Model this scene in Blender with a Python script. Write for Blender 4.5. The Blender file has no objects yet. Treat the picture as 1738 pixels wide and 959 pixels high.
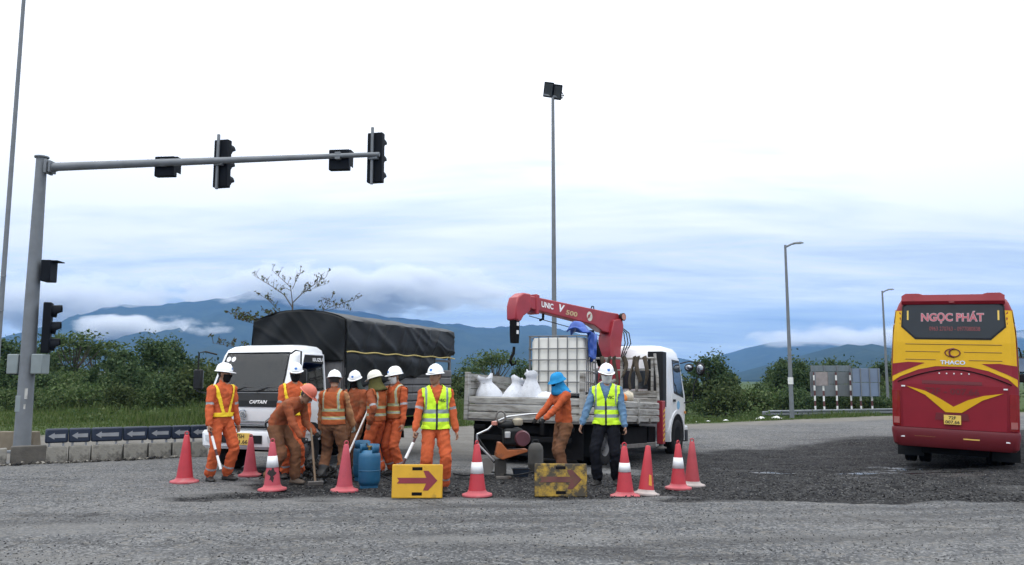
import bpy, bmesh, math, random
import numpy as np
from mathutils import Vector, Matrix, noise, Quaternion
R = math.radians
random.seed(7); rng = np.random.default_rng(7)
sc = bpy.context.scene; COL = sc.collection

# ---------------------------------------------------------------- camera
FPX, CX, CY, PITCH, CAMH = 1397.0, 869.0, 479.5, R(6.8), 1.5
cam = bpy.data.objects.new('camera', bpy.data.cameras.new('camera')); COL.objects.link(cam)
cam.location = (0, 0, CAMH); cam.rotation_euler = (R(90) + PITCH, 0, 0)
cam.data.sensor_width = 36; cam.data.lens = 36 * FPX / 1738
cam.data.clip_start = 0.1; cam.data.clip_end = 60000
sc.camera = cam
# ---------------------------------------------------------------- overcast sky
SUN_EL, SUN_AZ = R(58), R(-35)            # azimuth measured from +Y towards +X
w = bpy.data.worlds.new('World'); sc.world = w; w.use_nodes = True
nt = w.node_tree; N = nt.nodes; L = nt.links
bg = N['Background']
sky = N.new('ShaderNodeTexSky'); sky.sky_type = 'NISHITA'; sky.sun_disc = False
sky.sun_elevation = SUN_EL; sky.sun_rotation = SUN_AZ; sky.air_density = 1.2; sky.dust_density = 1.5
tc = N.new('ShaderNodeTexCoord')
def wmath(op, a, b=None, c=None, clamp=False):
    n = N.new('ShaderNodeMath'); n.operation = op; n.use_clamp = clamp
    for i, v in enumerate((a, b, c)):
        if v is None: continue
        if isinstance(v, (int, float)): n.inputs[i].default_value = v
        else: L.new(v, n.inputs[i])
    return n.outputs[0]
sep = N.new('ShaderNodeSeparateXYZ'); L.new(tc.outputs['Generated'], sep.inputs[0])
zz = wmath('MAXIMUM', sep.outputs[2], 0.0)
den = wmath('ADD', zz, 0.11)
cmb = N.new('ShaderNodeCombineXYZ')
L.new(wmath('DIVIDE', sep.outputs[0], den), cmb.inputs[0]); L.new(wmath('DIVIDE', sep.outputs[1], den), cmb.inputs[1])
def wnoise(scale, detail, rough, off, sx=1.0, dist=0.4):
    m = N.new('ShaderNodeMapping'); m.inputs['Location'].default_value = off; m.inputs['Scale'].default_value = (sx, 1, 1)
    L.new(cmb.outputs[0], m.inputs[0])
    n = N.new('ShaderNodeTexNoise'); n.inputs['Scale'].default_value = scale; n.inputs['Detail'].default_value = detail
    n.inputs['Roughness'].default_value = rough; n.inputs['Distortion'].default_value = dist
    L.new(m.outputs[0], n.inputs[0]); return n.outputs[0]
n1 = wnoise(0.75, 8, 0.58, (3.1, 1.7, 0), 0.5)
n2 = wnoise(2.3, 7, 0.6, (9.2, 4.4, 0), 0.4)
mixn = wmath('ADD', wmath('MULTIPLY', n1, 0.65), wmath('MULTIPLY', n2, 0.35))
# cloud layer: thick bright deck overhead, thinner blue-grey layers toward the horizon
low = N.new('ShaderNodeMapRange'); low.interpolation_type = 'SMOOTHSTEP'
low.inputs['From Min'].default_value = 0.03; low.inputs['From Max'].default_value = 0.22
L.new(zz, low.inputs['Value'])
thick = wmath('ADD', wmath('MULTIPLY', mixn, 3.0), wmath('ADD', wmath('MULTIPLY', low.outputs[0], 0.85), -1.20), clamp=True)
ramp = N.new('ShaderNodeValToRGB'); L.new(thick, ramp.inputs[0])
ramp.color_ramp.elements[0].position = 0.0; ramp.color_ramp.elements[0].color = (0.60, 0.76, 0.90, 1)
ramp.color_ramp.elements[1].position = 1.0; ramp.color_ramp.elements[1].color = (1.75, 1.78, 1.8, 1)
e = ramp.color_ramp.elements.new(0.35); e.color = (0.92, 1.08, 1.19, 1)
e = ramp.color_ramp.elements.new(0.66); e.color = (1.28, 1.41, 1.48, 1)
mx = N.new('ShaderNodeMix'); mx.data_type = 'RGBA'; mx.inputs[0].default_value = 0.93
sm = N.new('ShaderNodeMix'); sm.data_type = 'RGBA'; sm.blend_type = 'MULTIPLY'; sm.inputs[0].default_value = 1
L.new(sky.outputs[0], sm.inputs[6]); sm.inputs[7].default_value = (0.1, 0.1, 0.1, 1)
L.new(sm.outputs[2], mx.inputs[6]); L.new(ramp.outputs[0], mx.inputs[7])
L.new(mx.outputs[2], bg.inputs[0])
# an overcast sky is brightest overhead
zen = N.new('ShaderNodeMapRange'); zen.inputs['From Min'].default_value = 0.15; zen.inputs['From Max'].default_value = 1.0; zen.inputs['To Min'].default_value = 1.0; zen.inputs['To Max'].default_value = 2.4
L.new(zz, zen.inputs['Value']); L.new(zen.outputs[0], bg.inputs[1])
# ---------------------------------------------------------------- sun behind the cloud deck
sd = bpy.data.lights.new('sun', 'SUN'); sd.energy = 0.9; sd.angle = R(25); sd.color = (1, 0.96, 0.9)
sun = bpy.data.objects.new('sun', sd); COL.objects.link(sun)
sdir = Vector((math.sin(SUN_AZ) * math.cos(SUN_EL), math.cos(SUN_AZ) * math.cos(SUN_EL) * -1.0, math.sin(SUN_EL)))
sun.rotation_euler = sdir.to_track_quat('Z', 'Y').to_euler(); sun.location = (0, 0, 60)
sky.sun_rotation = math.atan2(sdir.x, sdir.y)
vs = sc.view_settings; vs.view_transform = 'Standard'; vs.look = 'None'; vs.exposure = -0.50; vs.gamma = 1.0
sc.render.engine = 'CYCLES'
cy = sc.cycles; cy.use_denoising = True; cy.max_bounces = 5; cy.diffuse_bounces = 3; cy.glossy_bounces = 3
cy.transmission_bounces = 4; cy.transparent_max_bounces = 12; cy.volume_bounces = 2; cy.caustics_reflective = False; cy.caustics_refractive = False

# ---------------------------------------------------------------- helpers
cp, sp = math.cos(PITCH), math.sin(PITCH)
def gz(x, y):
    """height of the worn road surface: flat, with a shallow dip where the crane truck and coach stand"""
    d = -0.36 * np.exp(-((x - 6.2) / 6.5) ** 2 - ((y - 19.2) / 4.6) ** 2)
    return d
def gzf(x, y): return float(gz(np.float64(x), np.float64(y)))
def gp(px, py):
    """ground point seen at a spot of the photograph (1738 x 959)"""
    u, v = px - CX, CY - py
    d = Vector((u, FPX * cp - v * sp, FPX * sp + v * cp)); t = -CAMH / d.z
    return Vector((d.x * t, d.y * t, 0))
def at(px, Y, py=None):
    """x (and z) of a spot at depth Y"""
    u = px - CX; v = CY - (py if py is not None else 600)
    d = Vector((u, FPX * cp - v * sp, FPX * sp + v * cp)); t = Y / d.y
    return (d.x * t, CAMH + d.z * t)

MATS = {}
def mat(name, col, rough=0.6, metal=0.0, var=0.12, scale=6.0, dirt=0.0, dcol=(0.10, 0.085, 0.07), dscale=2.5,
        bump=0.0, bscale=40.0, spec=0.5, coat=0.0, emit=None, trans=0.0, streak=False):
    if name in MATS: return MATS[name]
    m = bpy.data.materials.new(name); m.use_nodes = True; t = m.node_tree; n = t.nodes; l = t.links
    b = n['Principled BSDF']; b.inputs['Roughness'].default_value = rough; b.inputs['Metallic'].default_value = metal
    b.inputs['Specular IOR Level'].default_value = spec; b.inputs['Coat Weight'].default_value = coat
    if trans: b.inputs['Transmission Weight'].default_value = trans
    tcn = n.new('ShaderNodeTexCoord')
    a = n.new('ShaderNodeTexNoise'); a.inputs['Scale'].default_value = scale; a.inputs['Detail'].default_value = 5
    l.new(tcn.outputs['Object'], a.inputs[0])
    r = n.new('ShaderNodeValToRGB'); l.new(a.outputs[0], r.inputs[0])
    c0 = [max(0, c * (1 - var)) for c in col]; c1 = [min(1, c * (1 + var)) for c in col]
    r.color_ramp.elements[0].position = 0.3; r.color_ramp.elements[1].position = 0.7
    r.color_ramp.elements[0].color = (*c0, 1); r.color_ramp.elements[1].color = (*c1, 1)
    out = r.outputs[0]
    if dirt > 0:
        d = n.new('ShaderNodeTexNoise'); d.inputs['Scale'].default_value = dscale; d.inputs['Detail'].default_value = 8; d.inputs['Roughness'].default_value = 0.65
        if streak:
            mp = n.new('ShaderNodeMapping'); mp.inputs['Scale'].default_value = (1.1, 1.1, 7.5) if streak == 'h' else (6, 6, 0.8); l.new(tcn.outputs['Object'], mp.inputs[0]); l.new(mp.outputs[0], d.inputs[0])
        else: l.new(tcn.outputs['Object'], d.inputs[0])
        rr = n.new('ShaderNodeValToRGB'); l.new(d.outputs[0], rr.inputs[0])
        p = 0.75 - 0.45 * dirt
        rr.color_ramp.elements[0].position = max(0, p - 0.05); rr.color_ramp.elements[1].position = min(1, p + 0.14)
        mm = n.new('ShaderNodeMix'); mm.data_type = 'RGBA'; l.new(rr.outputs[0], mm.inputs[0])
        l.new(out, mm.inputs[6]); mm.inputs[7].default_value = (*dcol, 1); out = mm.outputs[2]
    l.new(out, b.inputs['Base Color'])
    if emit: b.inputs['Emission Color'].default_value = (*emit, 1); b.inputs['Emission Strength'].default_value = 1
    if bump:
        k = n.new('ShaderNodeTexNoise'); k.inputs['Scale'].default_value = bscale; k.inputs['Detail'].default_value = 4
        l.new(tcn.outputs['Object'], k.inputs[0])
        bp = n.new('ShaderNodeBump'); bp.inputs['Strength'].default_value = bump; bp.inputs['Distance'].default_value = 0.02
        l.new(k.outputs[0], bp.inputs['Height']); l.new(bp.outputs[0], b.inputs['Normal'])
    MATS[name] = m; return m

class B:
    """collects faces for ONE mesh object"""
    def __init__(s): s.v = []; s.f = []; s.m = []
    def add(s, vs, fs, m=0):
        o = len(s.v); s.v += [tuple(p) for p in vs]; s.f += [tuple(i + o for i in f) for f in fs]; s.m += [m] * len(fs); return s
    def box(s, c, d, m=0, rot=None):
        x, y, z = d[0] / 2, d[1] / 2, d[2] / 2
        P = [Vector(q) for q in ((-x, -y, -z), (x, -y, -z), (x, y, -z), (-x, y, -z), (-x, -y, z), (x, -y, z), (x, y, z), (-x, y, z))]
        if rot is not None: P = [rot @ q for q in P]
        c = Vector(c)
        return s.add([q + c for q in P], [(3, 2, 1, 0), (4, 5, 6, 7), (0, 1, 5, 4), (1, 2, 6, 5), (2, 3, 7, 6), (3, 0, 4, 7)], m)
    def loft(s, rings, m=0, cap=True, closed=True):
        n = len(rings[0]); vs = [p for r in rings for p in r]; fs = []
        for i in range(len(rings) - 1):
            for j in range(n if closed else n - 1):
                k = (j + 1) % n
                fs.append((i * n + j, i * n + k, (i + 1) * n + k, (i + 1) * n + j))
        if cap and closed:
            fs.append(tuple(range(n - 1, -1, -1))); fs.append(tuple((len(rings) - 1) * n + j for j in range(n)))
        return s.add(vs, fs, m)
    def tube(s, pts, r, n=8, m=0, cap=True):
        pts = [Vector(p) for p in pts]; rings = []
        rs = r if isinstance(r, (list, tuple)) else [r] * len(pts)
        up = None
        for i, p in enumerate(pts):
            d = (pts[min(i + 1, len(pts) - 1)] - pts[max(i - 1, 0)]).normalized()
            if up is None:
                up = Vector((0, 0, 1)) if abs(d.z) < 0.9 else Vector((1, 0, 0))
            a = d.cross(up).normalized(); b = a.cross(d).normalized(); up = b
            rings.append([p + (a * math.cos(t) + b * math.sin(t)) * rs[i] for t in [2 * math.pi * k / n for k in range(n)]])
        return s.loft(rings, m, cap)
    def lathe(s, prof, n=24, m=0, c=(0, 0, 0), cap=True):
        c = Vector(c)
        return s.loft([[c + Vector((r * math.cos(2 * math.pi * k / n), r * math.sin(2 * math.pi * k / n), z)) for k in range(n)] for r, z in prof], m, cap)
    def prism(s, poly, fmap, d0, d1, m=0):
        """2-D outline pushed from d0 to d1 : fmap(u, v, d)"""
        n = len(poly); vs = [fmap(u, v, d0) for u, v in poly] + [fmap(u, v, d1) for u, v in poly]
        fs = [tuple(range(n - 1, -1, -1)), tuple(range(n, 2 * n))] + [(i, (i + 1) % n, n + (i + 1) % n, n + i) for i in range(n)]
        return s.add(vs, fs, m)
    def grid(s, nu, nv, f, m=0):
        vs = [f(i / nu, j / nv) for j in range(nv + 1) for i in range(nu + 1)]
        fs = [(j * (nu + 1) + i, j * (nu + 1) + i + 1, (j + 1) * (nu + 1) + i + 1, (j + 1) * (nu + 1) + i) for j in range(nv) for i in range(nu)]
        return s.add(vs, fs, m)
    def patch(s, poly, fmap, step=0.12, m=0):
        """outline in (u, v) cut into a fine net and laid on a curved face by fmap(u, v)"""
        bm = bmesh.new(); vs = [bm.verts.new((u, v, 0)) for u, v in poly]; bm.faces.new(vs)
        us = [p[0] for p in poly]; vv = [p[1] for p in poly]
        for ax, lo, hi in ((0, min(us), max(us)), (1, min(vv), max(vv))):
            k = lo + step
            while k < hi - 1e-4:
                co = (k, 0, 0) if ax == 0 else (0, k, 0); no = (1, 0, 0) if ax == 0 else (0, 1, 0)
                bmesh.ops.bisect_plane(bm, geom=bm.verts[:] + bm.edges[:] + bm.faces[:], plane_co=co, plane_no=no); k += step
        bmesh.ops.triangulate(bm, faces=bm.faces[:]); bm.verts.index_update()
        s.add([fmap(p.co.x, p.co.y) for p in bm.verts], [tuple(x.index for x in f.verts) for f in bm.faces], m); bm.free(); return s
    def ball(s, c, r, n=12, m=0, rot=None):
        if not isinstance(r, (tuple, list)): r = (r, r, r)
        c = Vector(c); rings = []
        for i in range(n // 2 + 1):
            a = -math.pi / 2 + math.pi * i / (n // 2); q = max(math.cos(a), 0.02)
            rg = [Vector((r[0] * q * math.cos(t), r[1] * q * math.sin(t), r[2] * math.sin(a))) for t in [2 * math.pi * k / n for k in range(n)]]
            rings.append([c + (rot @ p if rot is not None else p) for p in rg])
        return s.loft(rings, m)
def rring(w0, yf, yb, r, z, n=5):
    """rounded rectangle ring at height z: x +-w0, y yf..yb"""
    pts = []
    for cx_, cy_, a0 in ((w0 - r, yb - r, 0), (-w0 + r, yb - r, 90), (-w0 + r, yf + r, 180), (w0 - r, yf + r, 270)):
        for k in range(n + 1):
            a = R(a0 + 90 * k / n); pts.append(Vector((cx_ + r * math.cos(a), cy_ + r * math.sin(a), z)))
    return pts
def setp(o, label=None, cat=None, group=None, kind=None):
    if label: o['label'] = label
    if cat: o['category'] = cat
    if group: o['group'] = group
    if kind: o['kind'] = kind
    return o
def mk(name, b, mats, parent=None, smooth=40, bevel=0.0, solid=0.0, loc=None, rot=None, fix=True):
    me = bpy.data.meshes.new(name); me.from_pydata(b.v, [], b.f); me.update()
    if not isinstance(mats, (list, tuple)): mats = [mats]
    for m in mats: me.materials.append(m)
    if len(mats) > 1: me.polygons.foreach_set('material_index', np.array(b.m, dtype=np.int32))
    if fix:
        bm = bmesh.new(); bm.from_mesh(me); bmesh.ops.recalc_face_normals(bm, faces=bm.faces[:]); bm.to_mesh(me); bm.free()
    if smooth:
        me.polygons.foreach_set('use_smooth', np.ones(len(me.polygons), dtype=bool)); me.set_sharp_from_angle(angle=R(smooth))
    o = bpy.data.objects.new(name, me); COL.objects.link(o)
    if parent is not None: o.parent = parent
    if loc is not None: o.location = loc
    if rot is not None: o.rotation_euler = rot
    if solid:
        q = o.modifiers.new('thickness', 'SOLIDIFY'); q.thickness = solid; q.offset = 0
    if bevel:
        q = o.modifiers.new('bevel', 'BEVEL'); q.width = bevel; q.segments = 2; q.limit_method = 'ANGLE'; q.angle_limit = R(40)
    return o
def thing(name, label, cat, loc=(0, 0, 0), rot=(0, 0, 0), group=None):
    o = bpy.data.objects.new(name, None); COL.objects.link(o); o.location = loc; o.rotation_euler = rot; o.empty_display_size = 0.2
    return setp(o, label, cat, group)
def copy_tree(o, parent=None):
    c = o.copy(); COL.objects.link(c)
    if parent is not None: c.parent = parent
    for ch in o.children: copy_tree(ch, c)
    return c
def fastmesh(name, verts, faces, mats, parent=None, mi=None, smooth=False):
    """large meshes straight from numpy arrays (all faces the same size)"""
    verts = np.asarray(verts, dtype=np.float32); faces = np.asarray(faces, dtype=np.int32); k = faces.shape[1]
    me = bpy.data.meshes.new(name); me.vertices.add(len(verts)); me.vertices.foreach_set('co', verts.ravel())
    me.loops.add(faces.size); me.loops.foreach_set('vertex_index', faces.ravel())
    me.polygons.add(len(faces)); me.polygons.foreach_set('loop_start', np.arange(0, faces.size, k, dtype=np.int32))
    me.polygons.foreach_set('loop_total', np.full(len(faces), k, dtype=np.int32))
    if not isinstance(mats, (list, tuple)): mats = [mats]
    for m in mats: me.materials.append(m)
    if mi is not None: me.polygons.foreach_set('material_index', np.asarray(mi, dtype=np.int32))
    if smooth: me.polygons.foreach_set('use_smooth', np.ones(len(faces), dtype=bool))
    me.update(calc_edges=True); me.validate()
    o = bpy.data.objects.new(name, me); COL.objects.link(o)
    if parent is not None: o.parent = parent
    return o
def lettering(name, txt, size, m, parent, fmap, cx=0.0, cv=0.0, width=None, depth=0.004, bold=0.0, shear=0.0):
    """flat letters laid on a face: fmap(u, v, d) ; centred on (cx, cv)"""
    cu = bpy.data.curves.new('t', 'FONT'); cu.body = txt; cu.size = size; cu.align_x = 'CENTER'; cu.align_y = 'CENTER'; cu.offset = bold; cu.resolution_u = 3; cu.shear = shear
    to = bpy.data.objects.new('t', cu); COL.objects.link(to); dg = bpy.context.evaluated_depsgraph_get()
    me0 = to.evaluated_get(dg).to_mesh(); vs = [p.co.copy() for p in me0.vertices]; fs = [tuple(p.vertices) for p in me0.polygons]
    to.to_mesh_clear(); bpy.data.objects.remove(to); bpy.data.curves.remove(cu)
    if not vs: return None
    x0, x1 = min(p.x for p in vs), max(p.x for p in vs); y0, y1 = min(p.y for p in vs), max(p.y for p in vs); s_ = (width / (x1 - x0)) if width else 1.0
    b = B(); b.add([fmap(cx + (p.x - (x0 + x1) / 2) * s_, cv + (p.y - (y0 + y1) / 2), depth) for p in vs], fs)
    return mk(name, b, m, parent, smooth=0, fix=False)
# ================================================================= numpy value noise
_T = rng.random((256, 256))
def vn(x, y):
    x = np.asarray(x, dtype=np.float64); y = np.asarray(y, dtype=np.float64)
    xi = np.floor(x).astype(int); yi = np.floor(y).astype(int); fx = x - xi; fy = y - yi
    fx = fx * fx * (3 - 2 * fx); fy = fy * fy * (3 - 2 * fy)
    a = _T[xi & 255, yi & 255]; b = _T[(xi + 1) & 255, yi & 255]; c = _T[xi & 255, (yi + 1) & 255]; d = _T[(xi + 1) & 255, (yi + 1) & 255]
    return (a * (1 - fx) + b * fx) * (1 - fy) + (c * (1 - fx) + d * fx) * fy
def fbm(x, y, o=4):
    s = 0; a = 0.5; t = 0
    for k in range(o):
        s = s + a * vn(x * 2 ** k + 17.3 * k, y * 2 ** k + 5.1 * k); t += a; a *= 0.5
    return s / t
def smooth(e0, e1, x): t = np.clip((x - e0) / (e1 - e0), 0, 1); return t * t * (3 - 2 * t)
# ================================================================= ground
VX = np.array([-400, -60, -14, -6, 0, 6.3, 16, 30, 80, 600.0]); VY = np.array([18, 18, 22.5, 25.5, 28, 29, 35.5, 43, 70, 300.0])
def verge(x): return np.interp(x, VX, VY)
xs = np.concatenate([-np.geomspace(13.1, 9000, 46)[::-1], np.arange(-13, 15, 0.075), np.geomspace(15.1, 9000, 46)])
ys = np.concatenate([-np.geomspace(2, 3000, 16)[::-1], np.arange(-1, 5.6, 1.0), np.arange(6, 19, 0.075), np.arange(19.1, 26, 0.2), np.arange(26.3, 46, 0.6), np.geomspace(47, 9000, 46)])
GX, GY = np.meshgrid(xs, ys)
def dark_mask(x, y):
    """fresh and milled dark asphalt: the worked strip and the broken lane by the coach"""
    wx = x + (fbm(x * 0.7, y * 1.3) - 0.5) * 2.2; wy = y + (fbm(x * 0.9 + 40, y * 1.5) - 0.5) * 1.3
    a = smooth(-4.1, -3.3, wx) * smooth(10.75, 11.2, wy) * (1 - smooth(13.6, 14.8, wy)) * (1 - smooth(2.6, 3.4, wx))
    b = smooth(1.6, 2.6, wx) * smooth(10.6, 11.0, wy + 0.02 * wx) * (1 - smooth(20.2, 21.8, wy - 0.42 * (wx - 4.5)))
    c = smooth(-4.6, -3.5, wx) * smooth(10.4, 10.9, wy) * (1 - smooth(11.3, 11.7, wy)) * (1 - smooth(-1.8, -1.0, wx)) * 0.7
    streak = 0.22 + 1.25 * fbm(x * 0.4 + 9, y * 2.4, 5)
    return np.clip(np.maximum(np.maximum(a, b), c) * streak, 0, 1)
def ground_z(x, y):
    z = gz(x, y)
    near = np.exp(-np.maximum(0, y - 14) / 6.0)
    z = z + near * ((fbm(x * 5, y * 5, 4) - 0.5) * 0.022 + (fbm(x * 0.8, y * 1.6) - 0.5) * 0.03)
    dk = dark_mask(x, y)
    z = z + dk * ((fbm(x * 1.1, y * 4.0, 5) - 0.5) * 0.10 - 0.012)
    d = y - verge(x)
    z = z - 0.75 * smooth(0.5, 8, d) * smooth(-4, 10, x) + 0.12 * smooth(0.3, 4, d) * (1 - smooth(-4, 6, x)) + (fbm(x * 0.3, y * 0.3) - 0.5) * 0.3 * smooth(1, 6, d)
    return z
GZ = ground_z(GX, GY)
nx, ny = len(xs), len(ys)
idx = np.arange(nx * ny).reshape(ny, nx)
F = np.stack([idx[:-1, :-1], idx[:-1, 1:], idx[1:, 1:], idx[1:, :-1]], -1).reshape(-1, 4)
gm = bpy.data.materials.new('worn_asphalt_and_soil'); gm.use_nodes = True
ground = fastmesh('ground', np.stack([GX, GY, GZ], -1).reshape(-1, 3), F, gm, smooth=True)
setp(ground, 'worn grey asphalt junction with gravel, dark milled strip and grass beyond', 'ground', kind='structure')
dv = GY - verge(GX) + (fbm(GX * 0.8, GY * 0.8) - 0.5) * 1.6
grassm = smooth(-0.3, 0.9, dv)
dirtm = smooth(-3.0, -0.9, dv + (fbm(GX * 0.4, GY * 0.6) - 0.5) * 2)
left_dirt = smooth(0, 1, (GY - 15.4 - 0.42 * (GX + 9.3)) ) * (1 - smooth(-5.5, -3, GX)) * 0.85
mid_dirt = smooth(16.5, 19, GY) * (1 - smooth(-0.2, 2.5, GX)) * 0.75
trk = np.zeros_like(GX)
for a_, c_, k_ in ((8.6, .10, .004), (10.0, -.04, .006), (9.4, .22, -.003)):
    for o_ in (-.85, .85): trk = np.maximum(trk, np.exp(-((GY - (a_ + c_ * GX + k_ * GX * GX + o_)) / .17) ** 2))
trk = trk * smooth(.3, .62, fbm(GX * .5 + 70, GY * .5, 3))
for nm, arr in (('track', trk), ('dark', dark_mask(GX, GY)), ('grass', grassm), ('dirt', np.clip(np.maximum(np.maximum(dirtm, left_dirt), mid_dirt), 0, 1)),
                ('wet', np.clip(smooth(0.57, 0.70, fbm(GX * 0.5 + 3, GY * 1.5 + 8, 4)) * np.exp(-((GX - 6.5) / 2.6) ** 2 - ((GY - 16.2) / 1.9) ** 2) * 1.5, 0, 1))):
    at_ = ground.data.attributes.new(nm, 'FLOAT', 'POINT'); at_.data.foreach_set('value', arr.astype(np.float32).ravel())
def node_helper(t):
    n, l = t.nodes, t.links
    def new(typ, **kw):
        q = n.new(typ)
        for k, v in kw.items(): setattr(q, k, v)
        return q
    def noise_(vec, scale, detail=5, rough=0.55):
        q = n.new('ShaderNodeTexNoise'); q.inputs['Scale'].default_value = scale; q.inputs['Detail'].default_value = detail; q.inputs['Roughness'].default_value = rough
        l.new(vec, q.inputs[0]); return q.outputs[0]
    def ramp_(fac, *st):
        q = n.new('ShaderNodeValToRGB'); l.new(fac, q.inputs[0]); els = q.color_ramp.elements
        els[0].position = st[0][0]; els[0].color = (*st[0][1], 1); els[1].position = st[-1][0]; els[1].color = (*st[-1][1], 1)
        for p, c in st[1:-1]: e_ = els.new(p); e_.color = (*c, 1)
        return q.outputs[0]
    def mix_(fac, a, b):
        q = n.new('ShaderNodeMix'); q.data_type = 'RGBA'
        if isinstance(fac, (int, float)): q.inputs[0].default_value = fac
        else: l.new(fac, q.inputs[0])
        for s_, i in ((a, 6), (b, 7)):
            if isinstance(s_, tuple): q.inputs[i].default_value = (*s_, 1)
            else: l.new(s_, q.inputs[i])
        return q.outputs[2]
    def math_(op, a, b):
        q = n.new('ShaderNodeMath'); q.operation = op
        for i, v in enumerate((a, b)):
            if isinstance(v, (int, float)): q.inputs[i].default_value = v
            else: l.new(v, q.inputs[i])
        return q.outputs[0]
    def attr(nm): q = n.new('ShaderNodeAttribute'); q.attribute_name = nm; return q.outputs['Fac']
    return new, noise_, ramp_, mix_, math_, attr
t = gm.node_tree; new, noise_, ramp_, mix_, math_, attr = node_helper(t)
geo = new('ShaderNodeNewGeometry'); P = geo.outputs['Position']
broad = noise_(P, 0.35, 6); mid = noise_(P, 2.2, 6, 0.6); fine = noise_(P, 28, 4, 0.7)
asph = ramp_(broad, (0.32, (0.080, 0.083, 0.087)), (0.5, (0.110, 0.113, 0.118)), (0.68, (0.148, 0.148, 0.148)))
asph = mix_(ramp_(mid, (0.42, (0, 0, 0)), (0.68, (0.55, 0.55, 0.55))), asph, (0.064, 0.064, 0.065))
def chips(scale, lo, hi, seed):
    mp = new('ShaderNodeMapping'); mp.inputs['Location'].default_value = (seed, seed * 2.3, 0); t.links.new(P, mp.inputs[0])
    v = new('ShaderNodeTexVoronoi'); v.inputs['Scale'].default_value = scale; t.links.new(mp.outputs[0], v.inputs[0])
    sx = new('ShaderNodeSeparateColor'); t.links.new(v.outputs['Color'], sx.inputs[0])
    return ramp_(sx.outputs[0], (lo, (0, 0, 0)), (hi, (1, 1, 1)))
asph = mix_(math_('MULTIPLY', chips(46, 0.70, 0.76, 1.0), 0.62), asph, (0.27, 0.27, 0.266))
asph = mix_(math_('MULTIPLY', chips(38, 0.76, 0.82, 7.0), 0.5), asph, (0.028, 0.028, 0.030))
asph = mix_(math_('MULTIPLY', chips(15, 0.86, 0.89, 3.0), 0.55), asph, (0.17, 0.16, 0.145))
st_map = new('ShaderNodeMapping'); st_map.inputs['Scale'].default_value = (0.22, 1.15, 1); st_map.inputs['Rotation'].default_value = (0, 0, 0.06); t.links.new(P, st_map.inputs[0])
band = noise_(st_map.outputs[0], 1.0, 7, 0.62)
asph = mix_(math_('MULTIPLY', ramp_(band, (0.50, (0, 0, 0)), (0.66, (1, 1, 1))), 0.7), asph, (0.158, 0.156, 0.152))
asph = mix_(math_('MULTIPLY', ramp_(band, (0.30, (1, 1, 1)), (0.44, (0, 0, 0))), 0.75), asph, (0.042, 0.042, 0.044))
stain = noise_(P, 0.9, 3, 0.5); asph = mix_(math_('MULTIPLY', ramp_(stain, (0.68, (0, 0, 0)), (0.74, (1, 1, 1))), 0.55), asph, (0.036, 0.035, 0.035))
cr_v = new('ShaderNodeTexVoronoi'); cr_v.feature = 'DISTANCE_TO_EDGE'; cr_v.inputs['Scale'].default_value = 0.42
cr_m = new('ShaderNodeMix'); cr_m.data_type = 'VECTOR'; cr_m.inputs[0].default_value = 0.25; t.links.new(P, cr_m.inputs[4]); cr_n = new('ShaderNodeTexNoise'); cr_n.inputs['Scale'].default_value = 1.6; t.links.new(P, cr_n.inputs[0]); t.links.new(cr_n.outputs['Color'], cr_m.inputs[5]); t.links.new(cr_m.outputs[1], cr_v.inputs[0])
asph = mix_(math_('MULTIPLY', ramp_(cr_v.outputs['Distance'], (0.004, (1, 1, 1)), (0.009, (0, 0, 0))), ramp_(broad, (0.46, (0, 0, 0)), (0.60, (0.45, 0.45, 0.45)))), asph, (0.04, 0.04, 0.041))
asph = mix_(math_('MULTIPLY', attr('track'), 0.5), asph, (0.052, 0.052, 0.054))
dk = ramp_(mid, (0.3, (0.011, 0.011, 0.0125)), (0.7, (0.036, 0.036, 0.037)))
dk = mix_(math_('MULTIPLY', chips(40, 0.80, 0.86, 2.0), 0.8), dk, (0.095, 0.095, 0.093))
col = mix_(ramp_(math_('ADD', attr('dark'), math_('MULTIPLY', math_('SUBTRACT', fine, 0.5), 0.35)), (0.10, (0, 0, 0)), (0.55, (1, 1, 1))), asph, dk)
dirt = ramp_(mid, (0.3, (0.125, 0.116, 0.102)), (0.7, (0.20, 0.19, 0.172)))
col = mix_(attr('dirt'), col, dirt)
soil = ramp_(mid, (0.3, (0.035, 0.055, 0.018)), (0.7, (0.07, 0.10, 0.036)))
col = mix_(attr('grass'), col, soil)
bs = t.nodes['Principled BSDF']; t.links.new(col, bs.inputs['Base Color'])
wet = attr('wet')
t.links.new(ramp_(wet, (0.3, (0.9, 0.9, 0.9)), (0.8, (0.13, 0.13, 0.13))), bs.inputs['Roughness'])
bp = new('ShaderNodeBump'); bp.inputs['Strength'].default_value = 0.6; bp.inputs['Distance'].default_value = 0.02
hgt = math_('MULTIPLY', math_('ADD', noise_(P, 60, 3), math_('MULTIPLY', noise_(P, 18, 4), 1.2)), math_('SUBTRACT', 1.0, wet))
t.links.new(hgt, bp.inputs['Height']); t.links.new(bp.outputs[0], bs.inputs['Normal'])
t.links.new(ramp_(wet, (0.3, (0.06, 0.06, 0.06)), (0.8, (0.6, 0.6, 0.6))), bs.inputs['Specular IOR Level'])

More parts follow.
